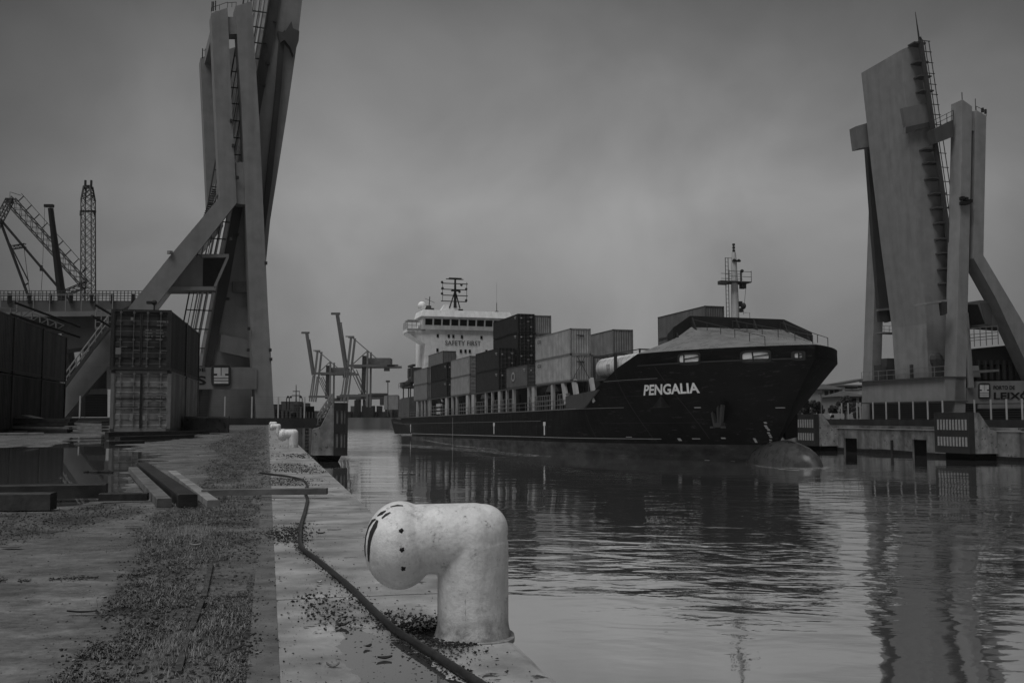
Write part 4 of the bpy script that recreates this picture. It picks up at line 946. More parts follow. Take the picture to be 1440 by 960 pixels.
for i in range(10):
    w0 = -8.5 + i * 1.74; m = M(); m.prism([(SU + 0.66, w0, 22.55), (SU + 0.66, w0 + 1.42, 22.55), (SU + 0.84, w0 + 1.42, 23.75), (SU + 0.84, w0, 23.75)], (-0.05, 0, 0)); sbuild(m, 'window', mat('dark_glass', 0.008, 0.15), whl)
def wshal(x, y):
    r_ = ray(x, y); q0 = SMX.inverted() @ CAM; q1 = (SMX.inverted().to_3x3() @ r_); k_ = (SU + 0.02 - q0.x) / q1.x; return q0 + q1 * k_
for x, y in ((615.5, 472), (631, 472.5), (637.5, 472.7), (649.5, 473.5), (677, 474.5), (648, 493.5), (654.5, 493.5), (660.5, 493.7), (615, 492), (640, 500), (684, 494)):
    p = wshal(x, y); m = M(); m.box(p, (0.16, 0.42, 0.62)); sbuild(m, 'window', mat('dark_glass', 0.008, 0.15), acc)
a, b, c = wshal(626, 485.2), wshal(676, 486.3), wshal(626, 478.4)
m = M(); k_ = Vector((0.10, 0, 0)); text_on(m, 'SAFETY FIRST', a + k_, b - a, c - a, 0.0); sbuild(m, 'safety_lettering', paint(0.02), acc)
m = M()
for z_ in (21.0,): m.box((SU - 1.5, -11.2, z_ + .1), (4.2, 1.5, 0.1))
rails(m, (SU + .3, -11.9, 21.7), (SU - 4, -11.9, 21.7), 1.4, 4, 0.06, 3); rails(m, (SU + .3, -11.9, 21.7), (SU + .3, -9.3, 21.7), 1.4, 3, 0.06, 2); m.box((SU - 1, -10.8, 23.4), (3.5, 2.3, 0.1)); m.box((SU - 1, 10.8, 23.6), (3.5, 2.6, 0.1)); m.box((SU - 1, 10.4, 22.6), (1, 1, 1))
m.box((SU + .35, -10.2, 21.6), (0.1, 3.6, 0.35)); sbuild(m, 'wing_railing', paint(0.28), wing)
m = M(); m.sphere((SU - 2, -8.6, 26.6), 0.85, 14, 8); m.tube([(SU - 2, -8.6, 25.5), (SU - 2, -8.6, 26.1)], 0.25, 8); sbuild(m, 'radome', wh)
def mastpart(nm, m_): sbuild(m_, nm, paint(0.04))
m = M(); MW = -1.6; u_ = SU - 3
m.prism([(u_, MW - 3.2, 25.5), (u_, MW + 1.4, 25.5), (u_, MW + 0.6, 26.9), (u_, MW - 2.0, 27.2)], (-2, 0, 0)); sbuild(m, 'mast_house', wh2)
m = M(); m.tube([(u_, MW, 26.5), (u_, MW, 32.6)], [0.32, 0.18], 8)
m.tube([(u_, MW - 1.2, 26.4), (u_, MW, 30.0)], 0.14, 6); m.tube([(u_, MW + 1.0, 26.4), (u_, MW, 30.0)], 0.14, 6)
for z_, w0, w1 in ((32.3, -1.9, 1.7), (31.4, -2.6, 2.6), (30.2, -2.9, 2.4), (29.0, -2.5, 2.6), (27.8, -2.9, 2.4)): m.box((u_, MW + (w0 + w1) / 2, z_), (0.16, w1 - w0, 0.16))
for w0 in (-2.6, 2.4): m.tube([(u_, MW + w0, 27.8), (u_, MW + w0, 31.8)], 0.06, 4)
for z_, w0 in ((31.6, -2.7), (30.4, -2.6), (29.3, -2.7), (28.1, 2.3), (30.4, 2.3), (31.2, 1.3), (29.8, 0.9)): m.sphere((u_, MW + w0, z_), 0.28, 7, 5)
m.box((u_, MW, 32.4), (0.4, 2.6, 0.35)); m.box((u_ + .5, MW, 29.9), (0.6, 1.8, 0.25)); m.box((u_, MW + 1.1, 26.0), (0.8, 0.9, 0.5)); sbuild(m, 'radar_mast', paint(0.02))
m = M(); m.tube([(u_, MW - 5.4, 25.5), (u_, MW - 5.2, 28.6)], 0.1, 5); m.box((u_, MW - 5.5, 26.3), (0.6, 1.1, 0.9)); m.tube([(u_, MW - 6.2, 28.2), (u_, MW - 4.2, 27.4)], 0.05, 4); m.box((u_, MW - 4.6, 25.9), (0.3, 0.5, 0.8))
m.box((u_, 5.0, 25.7), (0.6, 0.6, 0.5)); m.box((u_, 7.1, 25.8), (0.6, 0.6, 0.6)); m.tube([(u_, 7.1, 26), (u_, 7.1, 27.8)], 0.08, 5); m.tube([(u_, 7.1, 27.8), (u_, 7.1, 32)], 0.02, 4)
sbuild(m, 'signal_gear', paint(0.06))
# stern shell, stern gear
m = M(); m.prism([(-104.6, -10.4, DK), (-90.2, -11.02, DK), (-90.2, -11.02, 8.5), (-104.6, -10.4, 8.5)], (0, 0.25, 0)); m.prism([(-104.6, -10.4, DK), (-104.6, 10.4, DK), (-104.6, 10.4, 8.5), (-104.6, -10.4, 8.5)], (0.2, 0, 0)); m.box((-90.2, 0, 6.6), (0.2, 21.9, 3.8)); sbuild(m, 'stern_bulwark', paint(0.075))
m = M(); m.box((-97, -2, 8.6), (13, 16, 0.2)); 
for w_ in (-10.3, -9.2, -7.5): m.box((-100, w_, 9.6), (0.2, 0.2, 2.2)); m.box((-92.5, w_, 9.6), (0.2, 0.2, 2.2))
m.box((-96, -9, 10.7), (9, 3.2, 0.25)); m.box((-99, -10.2, 11.3), (3, 1.4, 1.0)); m.sphere((-96, -10, 11.5), 0.7, 8, 6); m.sphere((-99, -10, 11.4), 0.6, 8, 6)
rails(m, (-104, -10.5, 10.7), (-92, -10.5, 10.7), 1.1, 6, 0.05, 2); m.tube([(-94, -9.8, 10.8), (-94, -9.8, 15.0)], 0.3, 8); m.box((-94, -9.8, 14.9), (5, 0.6, 0.4)); m.box((-94, -9.6, 13.4), (1.5, 1.8, 2.0)); m.sphere((-93, -10, 12), 0.8, 8, 6)
m.box((-91, -9.5, 13.0), (0.8, 2, 2.8)); sbuild(m, 'stern_deck_gear', paint(0.05))
# hatch coaming, stanchions under the stacks
m = M(); m.box((-44.0, 0, (DK + 7.55) / 2), (88, 18.2, 7.55 - DK)); m.box((8.0, 0, 6.0), (17, 16, 3.1)); sbuild(m, 'hatch_coaming', mat('coaming_dark', 0.025, 0.7, 0.5, 0.5, streak=0.4))
for i in range(46):
    u0 = -88 + i * 1.98
    if i % 3: m = M(); m.box((u0, -9.14, 6.1), (1.1, 0.08, 1.7)); sbuild(m, 'coaming_opening', paint(0.009))
def uatx(x, w_=-10.9):                    # where image column x meets the ship's side
    lo, hi = -104, 30
    for _ in range(40):
        md = (lo + hi) / 2
        if proj(SL(md, w_, 6))[0] < x: lo = md
        else: hi = md
    return lo
stm = paint(0.30)
for x, wd_ in ((586, 1), (592, .35), (596.5, .35), (601.5, .35), (604, .35), (627, 1.3), (635, .4), (641, .4), (656.5, 1.4), (664.5, 1.5), (682, .4), (691, .35), (701.5, 1.1), (711.5, .35), (721, .4), (742, .3), (749, 1.0), (775.5, .55)):
    u0 = uatx(x); m = M(); m.box((u0, -10.7, (DK + 7.65) / 2), (wd_, 0.35, 7.65 - DK)); sbuild(m, 'stanchion', stm)
for x, wd_ in ((792, .8), (807, .8), (831, .5)):
    u0 = uatx(x); m = M(); m.beam((u0 + .6, -10.7, 5.2), (u0 - .4, -10.7, 7.65), wd_, 0.35, up=(0, 1, 0)); sbuild(m, 'stanchion', stm)
m = M(); m.box((-43.5, -10.75, 7.6), (89, 0.3, 0.16)); m.box((8, -8.8, 7.6), (14, 0.3, 0.16))
for w_ in (-8.4, -6, -3.5, 0, 3.5, 6, 8.4, 10.7): m.box((-43.5, w_, 7.62), (89, 0.3, 0.1)); 
for i in range(45): m.box((-87 + 2 * i, 0, 7.57), (0.25, 21.4, 0.12))
sbuild(m, 'cargo_platform', paint(0.06))
m = M()
for a, b in ((645, 655), (668, 681), (692, 700), (703, 711), (712, 721), (743, 775), (606, 625), (783, 800)):
    rails(m, (uatx(a), -10.8, DK), (uatx(b), -10.8, DK), 1.7, max(2, int((b - a) / 3)), 0.05, 3)
rails(m, (uatx(560), -10.9, DK), (uatx(812), -10.9, DK), 1.0, 40, 0.03, 2); sbuild(m, 'deck_railing', paint(0.13))
m = M(); u0 = uatx(617); m.box((u0, -10.8, 6.4), (3.0, 0.4, 0.5)); m.box((u0, -10.8, 5.7), (2.4, 0.4, 0.35)); m.box((u0, -10.8, 5.1), (2.6, 0.4, 0.4)); m.beam((u0 - 1, -10.7, 9), (u0 + 2, -10.7, 7), 0.25, 0.25); sbuild(m, 'gangway', paint(0.32))
m = M(); m.prism([(-1.5, -11, DK), (4.2, -11, DK), (8.3, -11, 6.4), (-1.5, -11, 6.0)], (0, 0.2, 0)); m.box((3.2, -8.6, 6.9), (0.3, 3, 1.2)); sbuild(m, 'side_plating', paint(0.05))
m = M(); a = uatx(770); m.prism([(a - 2.4, -10.3, 6.8), (a + 2.2, -10.3, 6.8), (a + 1.4, -10.3, 7.4), (a - 1.4, -10.3, 7.5)], (0, 1, 0)); a = uatx(676); m.prism([(a - 2.4, -10.3, 6.8), (a + 3, -10.3, 6.8), (a + 1.4, -10.3, 7.4), (a - 1.4, -10.3, 7.5)], (0, 1, 0)); sbuild(m, 'canvas_cover', paint(0.15))

# ================================================================ CONTAINERS
def corr_wall(m, a, b, z0, z1, out, dep=0.036, pitch=0.28):
    """vertical trapezoid corrugation from a to b (2D), outward normal out"""
    a = Vector(a); b = Vector(b); o = Vector(out); L_ = (b - a).length; n = max(2, int(round(L_ / pitch))); t = (b - a) / L_; pr = []
    for i in range(n):
        s = L_ * i / n; p_ = L_ / n
        pr += [(s, 0), (s + p_ * .25, 0), (s + p_ * .5, 1), (s + p_ * .75, 1)]
    pr.append((L_, 0))
    rows = [[Vector((*(a + t * s - o * dep * d), z)) for s, d in pr] for z in (z0, z1)]
    fl_ = (t.x * o.y - t.y * o.x) > 0
    m.grid(rows, flip=fl_)
CMESH = {}
def cont_meshes(Lc, H, v, doors, fine):
    key = (Lc, H, v, doors, fine)
    if key in CMESH: return CMESH[key]
    W = 2.44; mt = mat('container_%d' % round(v * 1000), v, 0.55, 0.22, 0.9, streak=0.22, spots=0.34, spotv=v * 0.4, bump=0.002)
    if fine: mt = mat('old_container_%d' % round(v * 1000), v, 0.6, 0.4, 1.3, streak=0.5, spots=0.37, spotv=v * 0.25, bump=0.006, bscale=12)
    fm = mat('container_frame_%d' % round(v * 1000), v * 0.7, 0.6, 0.3, 2)
    bm_ = M(); e = 0.05; pitch = 0.28 if fine else 0.4
    corr_wall(bm_, (W - e, e), (W - e, Lc - e), 0.16, H - 0.07, (1, 0), pitch=pitch); corr_wall(bm_, (e, Lc - e), (e, e), 0.16, H - 0.07, (-1, 0), pitch=pitch)
    corr_wall(bm_, (W - e, Lc - e), (e, Lc - e), 0.16, H - 0.07, (0, 1), pitch=pitch)
    if not doors: corr_wall(bm_, (e, e), (W - e, e), 0.16, H - 0.07, (0, -1), dep=0.05, pitch=0.30)
    bm_.box((W / 2, Lc / 2, H - 0.04), (W - 0.06, Lc - 0.06, 0.03)); bm_.box((W / 2, Lc / 2, 0.13), (W - 0.06, Lc - 0.06, 0.03))
    fr = M()
    for x in (0.07, W - 0.07):
        for y in (0.07, Lc - 0.07): fr.box((x, y, H / 2), (0.14, 0.14, H - 0.24))
        fr.box((x - math.copysign(0.03, x - 1), Lc / 2, 0.08), (0.08, Lc - 0.36, 0.16)); fr.box((x, Lc / 2, H - 0.045), (0.08, Lc - 0.36, 0.07))
    for y in (0.06, Lc - 0.06): fr.box((W / 2, y, 0.08), (W - 0.36, 0.1, 0.16)); fr.box((W / 2, y, H - 0.055), (W - 0.36, 0.1, 0.11))
    ca = M(); ca.box((0, 0, 0), (0.18, 0.17, 0.12))
    r = dict(body=bm_.mesh('body', mt), frame=fr.mesh('frame', fm), cast=ca.mesh('corner_casting', mat('casting', 0.03, 0.6)), door=None)
    if doors:
        d = M(); dw = (W - 0.30) / 2; zz = [0.17]
        nrib = 5
        prof = [(0.17, 0)]
        for i in range(nrib):
            c_ = 0.17 + (H - 0.30) * (i + 0.5) / nrib; h_ = 0.10
            prof += [(c_ - h_ - 0.03, 0), (c_ - h_, 0.035), (c_ + h_, 0.035), (c_ + h_ + 0.03, 0)]
        prof.append((H - 0.12, 0))
        d.grid([[Vector((0.0, -0.0 + q, z)), Vector((dw, q, z))] for z, q in prof], flip=False)
        d.box((0.02, 0.0, H / 2 + .02), (0.04, 0.05, H - 0.30)); d.box((dw - 0.02, 0.0, H / 2 + .02), (0.04, 0.05, H - 0.30))
        r['door'] = d.mesh('door', mt)
        lb = M()
        for x in (0.26, dw - 0.28):
            lb.tube([(x, -0.05, 0.1), (x, -0.05, H - 0.06)], 0.018, 6)
            for z in (0.16, 0.5, H / 2, H - 0.5, H - 0.14): lb.box((x, -0.03, z), (0.09, 0.05, 0.07))
            lb.box((x + 0.14, -0.065, 0.98 if x < 0.5 else 0.84), (0.30, 0.02, 0.035))
        r['bar'] = lb.mesh('lock_bar', mat('lock_bar_%d' % round(v * 1000), 0.085 if v < 0.05 else v * 0.85, 0.5, 0.3, 5)); r['dw'] = dw
    CMESH[key] = r; return r
def container(label, group, loc, rot, Lc, H, v, doors, fine=False, mtx=None):
    t = thing('shipping_container', label, 'container', loc, rot, group)
    if mtx is not None:
        l_, q_, _s = mtx.decompose(); t.location = l_; t.rotation_euler = q_.to_euler()
    r = cont_meshes(Lc, H, v, doors, fine)
    link('body', r['body'], t); link('frame', r['frame'], t)
    W = 2.44
    for x in (0.09, W - 0.09):
        for y in (0.085, Lc - 0.085):
            for z in (0.06, H - 0.06): link('corner_casting', r['cast'], t, (x, y, z))
    if doors:
        for k in (0, 1):
            d = link('door', r['door'], t, (0.14 + k * (r['dw'] + 0.02), 0.06, 0))
            link('lock_bar', r['bar'], d)
    if doors and not fine:
        if 'mk' not in CMESH:
            mm = M()
            for x0, z0, w_, h_ in ((0.5, 2.0, .22, .2), (1.9, 2.2, .4, .09), (1.9, 2.05, .3, .07), (1.5, 1.6, .3, .05), (1.5, 1.45, .34, .05), (1.9, .8, .16, .2)): mm.box((x0, -0.045, z0), (w_, 0.01, h_))
            mm.box((-0.012, 1.2, 2.2), (0.01, .9, .12)); mm.box((-0.012, 1.1, 2.0), (0.01, .5, .1)); CMESH['mk'] = mm.mesh('door_marking', paint(0.28))
        link('door_marking', CMESH['mk'], t)
    return t
# ship: container local y = aft, x = across; front (door end) faces the bow
def shipcont(label, uf, w0, tier, Lc, H, v, doors, z0=7.68):
    base_ = SMX @ Matrix.Translation((uf, w0, z0 + tier * (H + 0.03))) @ Matrix.Rotation(math.radians(90), 4, 'Z')
    # container x axis -> +w ; y axis -> -u
    return container(label, 'containers stowed on the ship deck', (0, 0, 0), (0, 0, 0), Lc, H, v, doors, mtx=base_)
TN = {2: ('lower', 'upper'), 3: ('bottom', 'middle', 'top'), 4: ('bottom', 'second', 'third', 'top'), 1: ('single',)}
def stack(desc, uf, w0, n, Lc, H, vs_, doors):
    r = []
    for k in range(n):
        v = vs_[k % len(vs_)] if hasattr(vs_, '__len__') else vs_
        r.append(shipcont('%s %s' % (TN[n][k], desc), uf, w0, k, Lc, H, v, doors))
    return r
s1_ = stack('pale grey ship container of the outer pair nearest the bow', 0, -10.95, 2, 12.19, 2.87, 0.26, False)
stack('mid grey container behind the tank containers near the bow', 0, -8.45, 1, 12.19, 2.87, 0.2, False)
stack('mid grey container inboard of the pale outer pair near the bow', 0.2, -5.95, 2, 12.19, 2.87, (0.17, 0.18), False)
stack('grey container in the tall stack behind the breakwater', 2.6, 4.2, 3, 12.19, 2.8, 0.12, False)
lc_ = stack('grey side container with a round emblem on the outer row amidships', -15.4, -10.95, 1, 9.12, 2.75, 0.085, True)
stack('dark container in the outer stack just aft of the emblem container', -28, -10.95, 2, 12.19, 2.87, 0.028, True)
stack('dark container in the four high stack amidships', -27.2, -8.45, 4, 12.19, 2.59, (0.02, 0.024, 0.026, 0.024), True)
stack('pale container in the stack right behind the dark four high stack', -27.4, -5.95, 4, 12.19, 2.56, (0.2, 0.2, 0.2, 0.22), False)
stack('pale grey container in the outer stack between the two dark outer stacks', -43.7, -10.95, 2, 12.19, 2.87, 0.2, True)
stack('very dark container in the outer stack toward the stern', -58.7, -10.95, 2, 12.19, 2.87, (0.026, 0.017), True)
stack('mid grey container in the outer stack nearest the stern', -74.0, -10.95, 2, 12.19, 2.87, (0.14, 0.15), False)
stack('mid grey container in the inner stack just ahead of the bridge house', -72.3, -8.45, 3, 12.19, 2.87, (0.12, 0.12, 0.14), False)
# emblem ring on the side container, marks on pale ones
def side_mark(cont, fn, v=0.4, name='side_marking'):
    m = M(); fn(m); me = m.mesh(name, paint(v)); return link(name, me, cont)
def emb(m):
    x = -0.02; n = 20
    for r0_, r1_, ry in ((0.62, 0.42, 1),):
        a = [Vector((x, 5.9 + 0.75 * math.cos(2 * math.pi * k / n) * 1, 1.45 + 0.62 * math.sin(2 * math.pi * k / n))) for k in range(n)]
        b = [Vector((x, 5.9 + 0.45 * math.cos(2 * math.pi * k / n), 1.45 + 0.38 * math.sin(2 * math.pi * k / n))) for k in range(n)]
        m.grid([a, b], close=True)
side_mark(lc_[0], emb, 0.28)
for c_ in s1_:
    side_mark(c_, lambda m: [m.box((-0.02, 10.6, 2.35), (0.02, 1.2, 0.06)), m.box((-0.02, 10.6, 2.05), (0.02, 1.2, 0.06)), m.box((-0.02, 11.15, 2.2), (0.02, 0.08, 0.3)), m.box((-0.02, 10.3, 2.2), (0.02, 0.1, 0.25)), m.box((1.2, -0.02, 2.1), (0.9, 0.02, 0.1)), m.box((1.35, -0.02, 2.0), (0.5, 0.02, 0.07))], 0.04)
# lashing rods on the lower pale container
m = M(); 
for a, b in (((0.15, -0.12, 0.0), (1.7, -0.12, 2.7)), ((2.3, -0.12, 0.0), (0.75, -0.12, 2.7))): m.tube([a, b], 0.03, 5)
me = m.mesh('lashing_rod', paint(0.03)); lo = bpy.data.objects.new('lashing_rod', me); C.objects.link(lo); l_, q_, _s = (SMX @ Matrix.Translation((0, -10.95, 7.7)) @ Matrix.Rotation(math.radians(90), 4, 'Z')).decompose(); lo.location = l_; lo.rotation_euler = q_.to_euler(); tag(lo, 'crossed lashing rods over the end of the lower pale container', 'lashing rod')
# tank containers
def tank(uf, label):
    t = thing('tank_container', label, 'tank container', group='tank containers near the bow')
    mtx = SMX @ Matrix.Translation((uf, -8.45, 7.7)) @ Matrix.Rotation(math.radians(90), 4, 'Z'); l_, q_, _s = mtx.decompose(); t.location = l_; t.rotation_euler = q_.to_euler()
    m = M(); rows = []
    for y, r_ in ((0.05, 0.05), (0.12, 0.6), (0.3, 0.95), (0.5, 1.1), (5.5, 1.1), (5.75, 0.95), (5.92, 0.6), (6.0, 0.05)):
        rows.append([Vector((1.22 + r_ * math.cos(2 * math.pi * k / 24), y, 1.30 + r_ * math.sin(2 * math.pi * k / 24))) for k in range(24)])
    m.grid(rows, close=True, flip=False); link('tank_shell', m.mesh('tank_shell', paint(0.55), True), t)
    m = M()
    for y in (0.08, 5.98):
        for x in (0.08, 2.36): m.box((x, y, 1.3), (0.15, 0.15, 2.6))
        for z in (0.08, 2.52): m.box((1.22, y, z), (2.3, 0.13, 0.13))
    for x in (0.08, 2.36): m.box((x, 3.03, 0.08), (0.12, 5.8, 0.12)); m.box((x, 3.03, 2.54), (0.09, 5.8, 0.09))
    link('tank_frame', m.mesh('tank_frame', paint(0.04)), t)
    m = M()
    for y in (1.2, 2.4, 3.6, 4.8): m.tube([(1.22 + 1.115 * math.cos(a), y, 1.3 + 1.115 * math.sin(a)) for a in [math.pi * 2 * k / 16 for k in range(17)]], 0.025, 4, False)
    m.box((0.1, 2.0, 1.3), (0.04, 0.9, 0.5)); link('tank_band', m.mesh('tank_band', paint(0.3)), t)
tank(6.4, 'white cylindrical tank container with a dark frame beside the bow bulwark'); tank(12.7, 'forward white tank container mostly hidden by the bow bulwark')
# tug at the stern
tg = thing('harbour_tug', 'small dark tug whose raised bow shows behind the stern of the ship', 'tug', P(562, 606, 224) * 1 - Vector((0, 0, 0)))
a = P(550, 588, 224); b = P(577, 607.5, 224); c_ = P(556, 607.5, 224); d_ = P(590, 590, 224)
m = M(); m.prism([P(550, 590, 224), P(554, 587.5, 224), P(560, 589.5, 224), P(590, 592, 224), P(590, 609.6, 224), P(555, 609.6, 224)], (0, 8, 0)); m.build('tug_hull', paint(0.02), tg)
m = M(); m.prism([P(553, 592, 223.9), P(566, 594, 223.9), P(566, 597, 223.9), P(553, 595, 223.9)], (0, 0.05, 0)); m.build('bow_fender', paint(0.06), tg)
# wake foam
fm_ = bpy.data.materials.new('foam'); fm_.use_nodes = True; t_ = fm_.node_tree; b_ = t_.nodes['Principled BSDF']; b_.inputs['Base Color'].default_value = (0.5,) * 3 + (1,); b_.inputs['Roughness'].default_value = 0.7
co_ = t_.nodes.new('ShaderNodeTexCoord'); mp_ = t_.nodes.new('ShaderNodeMapping'); t_.links.new(co_.outputs['Object'], mp_.inputs[0]); mp_.inputs['Scale'].default_value = (0.6, 1.6, 1)
q_ = t_.nodes.new('ShaderNodeTexNoise'); t_.links.new(mp_.outputs[0], q_.inputs['Vector']); q_.inputs['Scale'].default_value = 1.1; q_.inputs['Detail'].default_value = 8; q_.inputs['Roughness'].default_value = 0.75
r_ = t_.nodes.new('ShaderNodeMapRange'); t_.links.new(q_.outputs['Fac'], r_.inputs[0])
for i, v in ((1, 0.52), (2, 0.66), (3, 0), (4, 0.75)): r_.inputs[i].default_value = v
t_.links.new(r_.outputs[0], b_.inputs['Alpha'])
def foam(pts, wdt):
    m = M(); rows = [[], []]
    for x, y, h_ in pts: rows[0].append(G(x, y - h_ / 2, WATER + 0.012)); rows[1].append(G(x, y + h_ / 2, WATER + 0.012))
    m.grid(rows); m.build('wake_foam', fm_, kind='stuff', label='thin white wake foam trailing along the ship side')
foam([(545, 624, 1), (570, 626, 3.5), (610, 629, 4), (650, 631.5, 4.5), (690, 634.5, 4), (715, 637.5, 3.5), (745, 640, 3), (775, 641.5, 1)], 1)
foam([(548, 600, 1), (600, 619, 1.5), (640, 626, 2), (700, 632, 1.5)], 1)
foam([(1060, 654, 1), (1085, 657, 2.5), (1110, 659, 3.5), (1140, 659.5, 4), (1162, 657.5, 3), (1172, 654, 1)], 1)
# ================================================================ LAND CONTAINERS
def landcont(label, group, X, s, z, v, doors=True, dr=0.0, Lc=6.06):
    return container(label, group, Q(X, s, z), (0, 0, PSI + dr), Lc, 2.59, v, doors, fine=True)
pL = P(153, 606, 42.2); Xc = pL.dot(E1); sc_ = pL.dot(Q1); G1 = 'shipping containers stacked on the left quay'
g1 = landcont('rusty grey container with doors facing the puddle, bottom front of the stack by the tower', G1, Xc + 0.02, sc_, 0.10, 0.17, True, -0.030)
g2 = landcont('dark container with pale lock bars on top front of the stack beside the bridge tower', G1, Xc - 0.04, sc_ - 0.05, 2.71, 0.042, True, -0.034)
g3 = landcont('worn grey container behind the rusty one, bottom rear of the stack beside the bridge tower', G1, Xc + 0.20, sc_ + 6.12, 0.10, 0.20, False, -0.030)
g4 = landcont('dark plain container, top rear of the stack beside the bridge tower', G1, Xc + 0.17, sc_ + 6.06, 2.71, 0.06, False, -0.034)
for k, c_ in ((0, g1), (1, g2)):
    v = 0.33 if k else 0.4
    m = M(); y = -0.075
    def tx(s_, x0, z0, x1, z1): text_on(m, s_, (x0, y, z0), (x1 - x0, 0, 0), (0, 0, z1 - z0))
    tx('372196 2', 1.86, 2.03, 2.34, 2.12); tx('22G1', 1.86, 1.88, 2.10, 1.96)
    for r_ in range(4):
        for x0, ln in ((1.42, 0.30), (1.84, 0.34)): tx('IIIIII' if r_ % 2 else 'IIII II', x0, 1.68 - r_ * 0.13, x0 + ln * (0.8 + 0.2 * ((r_ * 7) % 3) / 2), 1.735 - r_ * 0.13)
    m.box((0.86, y, 2.18), (0.11, 0.004, 0.13)); 
    if k: m.box((0.34, y, 0.80), (0.22, 0.004, 0.28)); m.prism([(2.0, y, 0.80), (2.1, y, 0.68), (2.05, y, 0.80)], (0, 0.004, 0))
    else:
        m.box((0.86, y, 0.62), (0.1, 0.004, 0.22)); m.prism([(0.78, y, 0.5), (0.9, y, 0.45), (0.95, y, 0.7), (0.85, y, 0.78)], (0, 0.004, 0)); m.box((1.38, y, 0.58), (0.10, 0.004, 0.2)); m.box((2.02, y, 0.14), (0.16, 0.004, 0.05)); m.box((2.05, y, 0.66), (0.2, 0.004, 0.05))
    link('door_marking', m.mesh('door_marking', paint(v * 0.45)), c_)
    if not k:   # pressed panel seams
        m = M()
        for z_ in (1.62, 1.36, 1.05): m.box((0.68, -0.005, z_), (0.9, 0.02, 0.035)); m.box((1.78, -0.005, z_), (0.9, 0.02, 0.035))
        m.box((1.22, -0.02, 1.3), (0.07, 0.06, 2.3)); link('door_seam', m.mesh('door_seam', paint(0.018)), c_)
pR = P(90, 600, 57.0); Xl = pR.dot(E1) - 2.44; sl = pR.dot(Q1)
zL = P(88, 598, 57).z
for k, (ds, nm) in enumerate(((-5.9, 'rear'), (-11.95, 'middle'), (-18.0, 'near'))):
    landcont('dark ribbed container, lower %s one of the row at the left edge' % nm, 'dark containers at the left edge', Xl, sl + ds, 0.06, 0.075, False, 0.0)
    landcont('dark ribbed container, upper %s one of the row at the left edge' % nm, 'dark containers at the left edge', Xl, sl + ds, 2.70, 0.085, False, 0.0)
# timbers under the stack
tim_m = mat('old_timber', 0.05, 0.75, 0.6, 3.0, bump=0.006, bscale=22, streak=0.0); timp = mat('pale_timber', 0.19, 0.75, 0.45, 4.0, bump=0.004, bscale=25); timd = mat('wet_timber', 0.025, 0.55, 0.6, 4.0, bump=0.005, bscale=25)
def timber(name, label, cat, a, b, wd_, h, mt, group=None, z=None, end=None):
    """sawn beam with slightly uneven edges from a to b (points on the ground, centre line)"""
    a = Vector(a); b = Vector(b); t = (b - a); L_ = t.length; t.normalize(); x = t.cross(Vector((0, 0, 1))).normalized(); n = 14; m = M(); rows = []
    sd = random.random() * 50
    for i in range(n + 1):
        p = a.lerp(b, i / n); r_ = []
        for j, (u_, v_) in enumerate(((-.5, 0), (-.5, .93), (-.44, 1), (.44, 1), (.5, .93), (.5, 0))):
            e_ = 0.035 * mn.noise(Vector((sd + i * 0.7, j * 3.1, 0)))
            r_.append(p + x * wd_ * (u_ + e_) + Vector((0, 0, h * (v_ + e_ * 0.7))))
        rows.append(r_)
    m.grid(rows, close=True, flip=True); n0 = len(rows[0]); m.f.append(tuple(range(n0))); m.mi.append(0); m.f.append(tuple(n * n0 + k for k in range(n0 - 1, -1, -1))); m.mi.append(0)
    o = m.build(name, mt); return tag(o, label, cat, group)
def gz(x, y, z=0.0): return G(x, y, z)
TG = 'timber beams lying on the quay'
timber('timber_beam', 'pale square timber beam, left one of the three pointing at the camera', 'timber', gz(187, 664, 0.0), gz(231, 713, -0.01), 0.115, 0.072, mat('mid_timber', 0.10, 0.7, 0.5, 5, bump=0.004, bscale=25), TG)
timber('timber_beam', 'dark thick timber beam, middle one of the three pointing at the camera', 'timber', gz(200, 660, 0.0), gz(264, 712, -0.005), 0.15, 0.098, timd, TG)
timber('timber_beam', 'pale narrow timber beam, right one of the three pointing at the camera', 'timber', gz(242, 668, 0.0), gz(300, 713, -0.005), 0.095, 0.058, timp, TG)
timber('timber_beam', 'long pale topped timber beam lying across the strip toward the quay edge', 'timber', gz(285, 696.5, 0.02), gz(460, 694.5, 0.035), 0.075, 0.055, mat('mid_timber', 0.10, 0.7, 0.5, 5, bump=0.004, bscale=25), TG)
timber('timber_beam', 'dark timber beam lying crosswise just left of the three beams', 'timber', gz(140, 704), gz(208, 703), 0.1, 0.065, timd, TG)
timber('timber_beam', 'dark timber beam lying across the puddle edge at the left', 'timber', gz(-60, 703), gz(150, 699), 0.16, 0.125, timd, TG)
timber('timber_beam', 'short thick timber beam at the left frame edge below the longer one', 'timber', gz(-60, 717), gz(75, 716), 0.14, 0.13, tim_m, TG)
for i, (x0, y0, x1, y1, w_, h_) in enumerate(((150, 613, 292, 610, .22, .16), (165, 619, 270, 615, .2, .12), (158, 609, 300, 606, .25, .12), (150, 625, 200, 624, .3, .10))):
    timber('timber_beam', ['long dark sleeper lying in front of the rusty container', 'dark sleeper half sunk in the puddle before the rusty container', 'dark sleeper right under the front edge of the rusty container', 'short dark sleeper lying in the puddle'][i], 'timber', gz(x0, y0, -0.03), gz(x1, y1, -0.03), w_, h_, timd, 'dark sleepers in front of the containers')
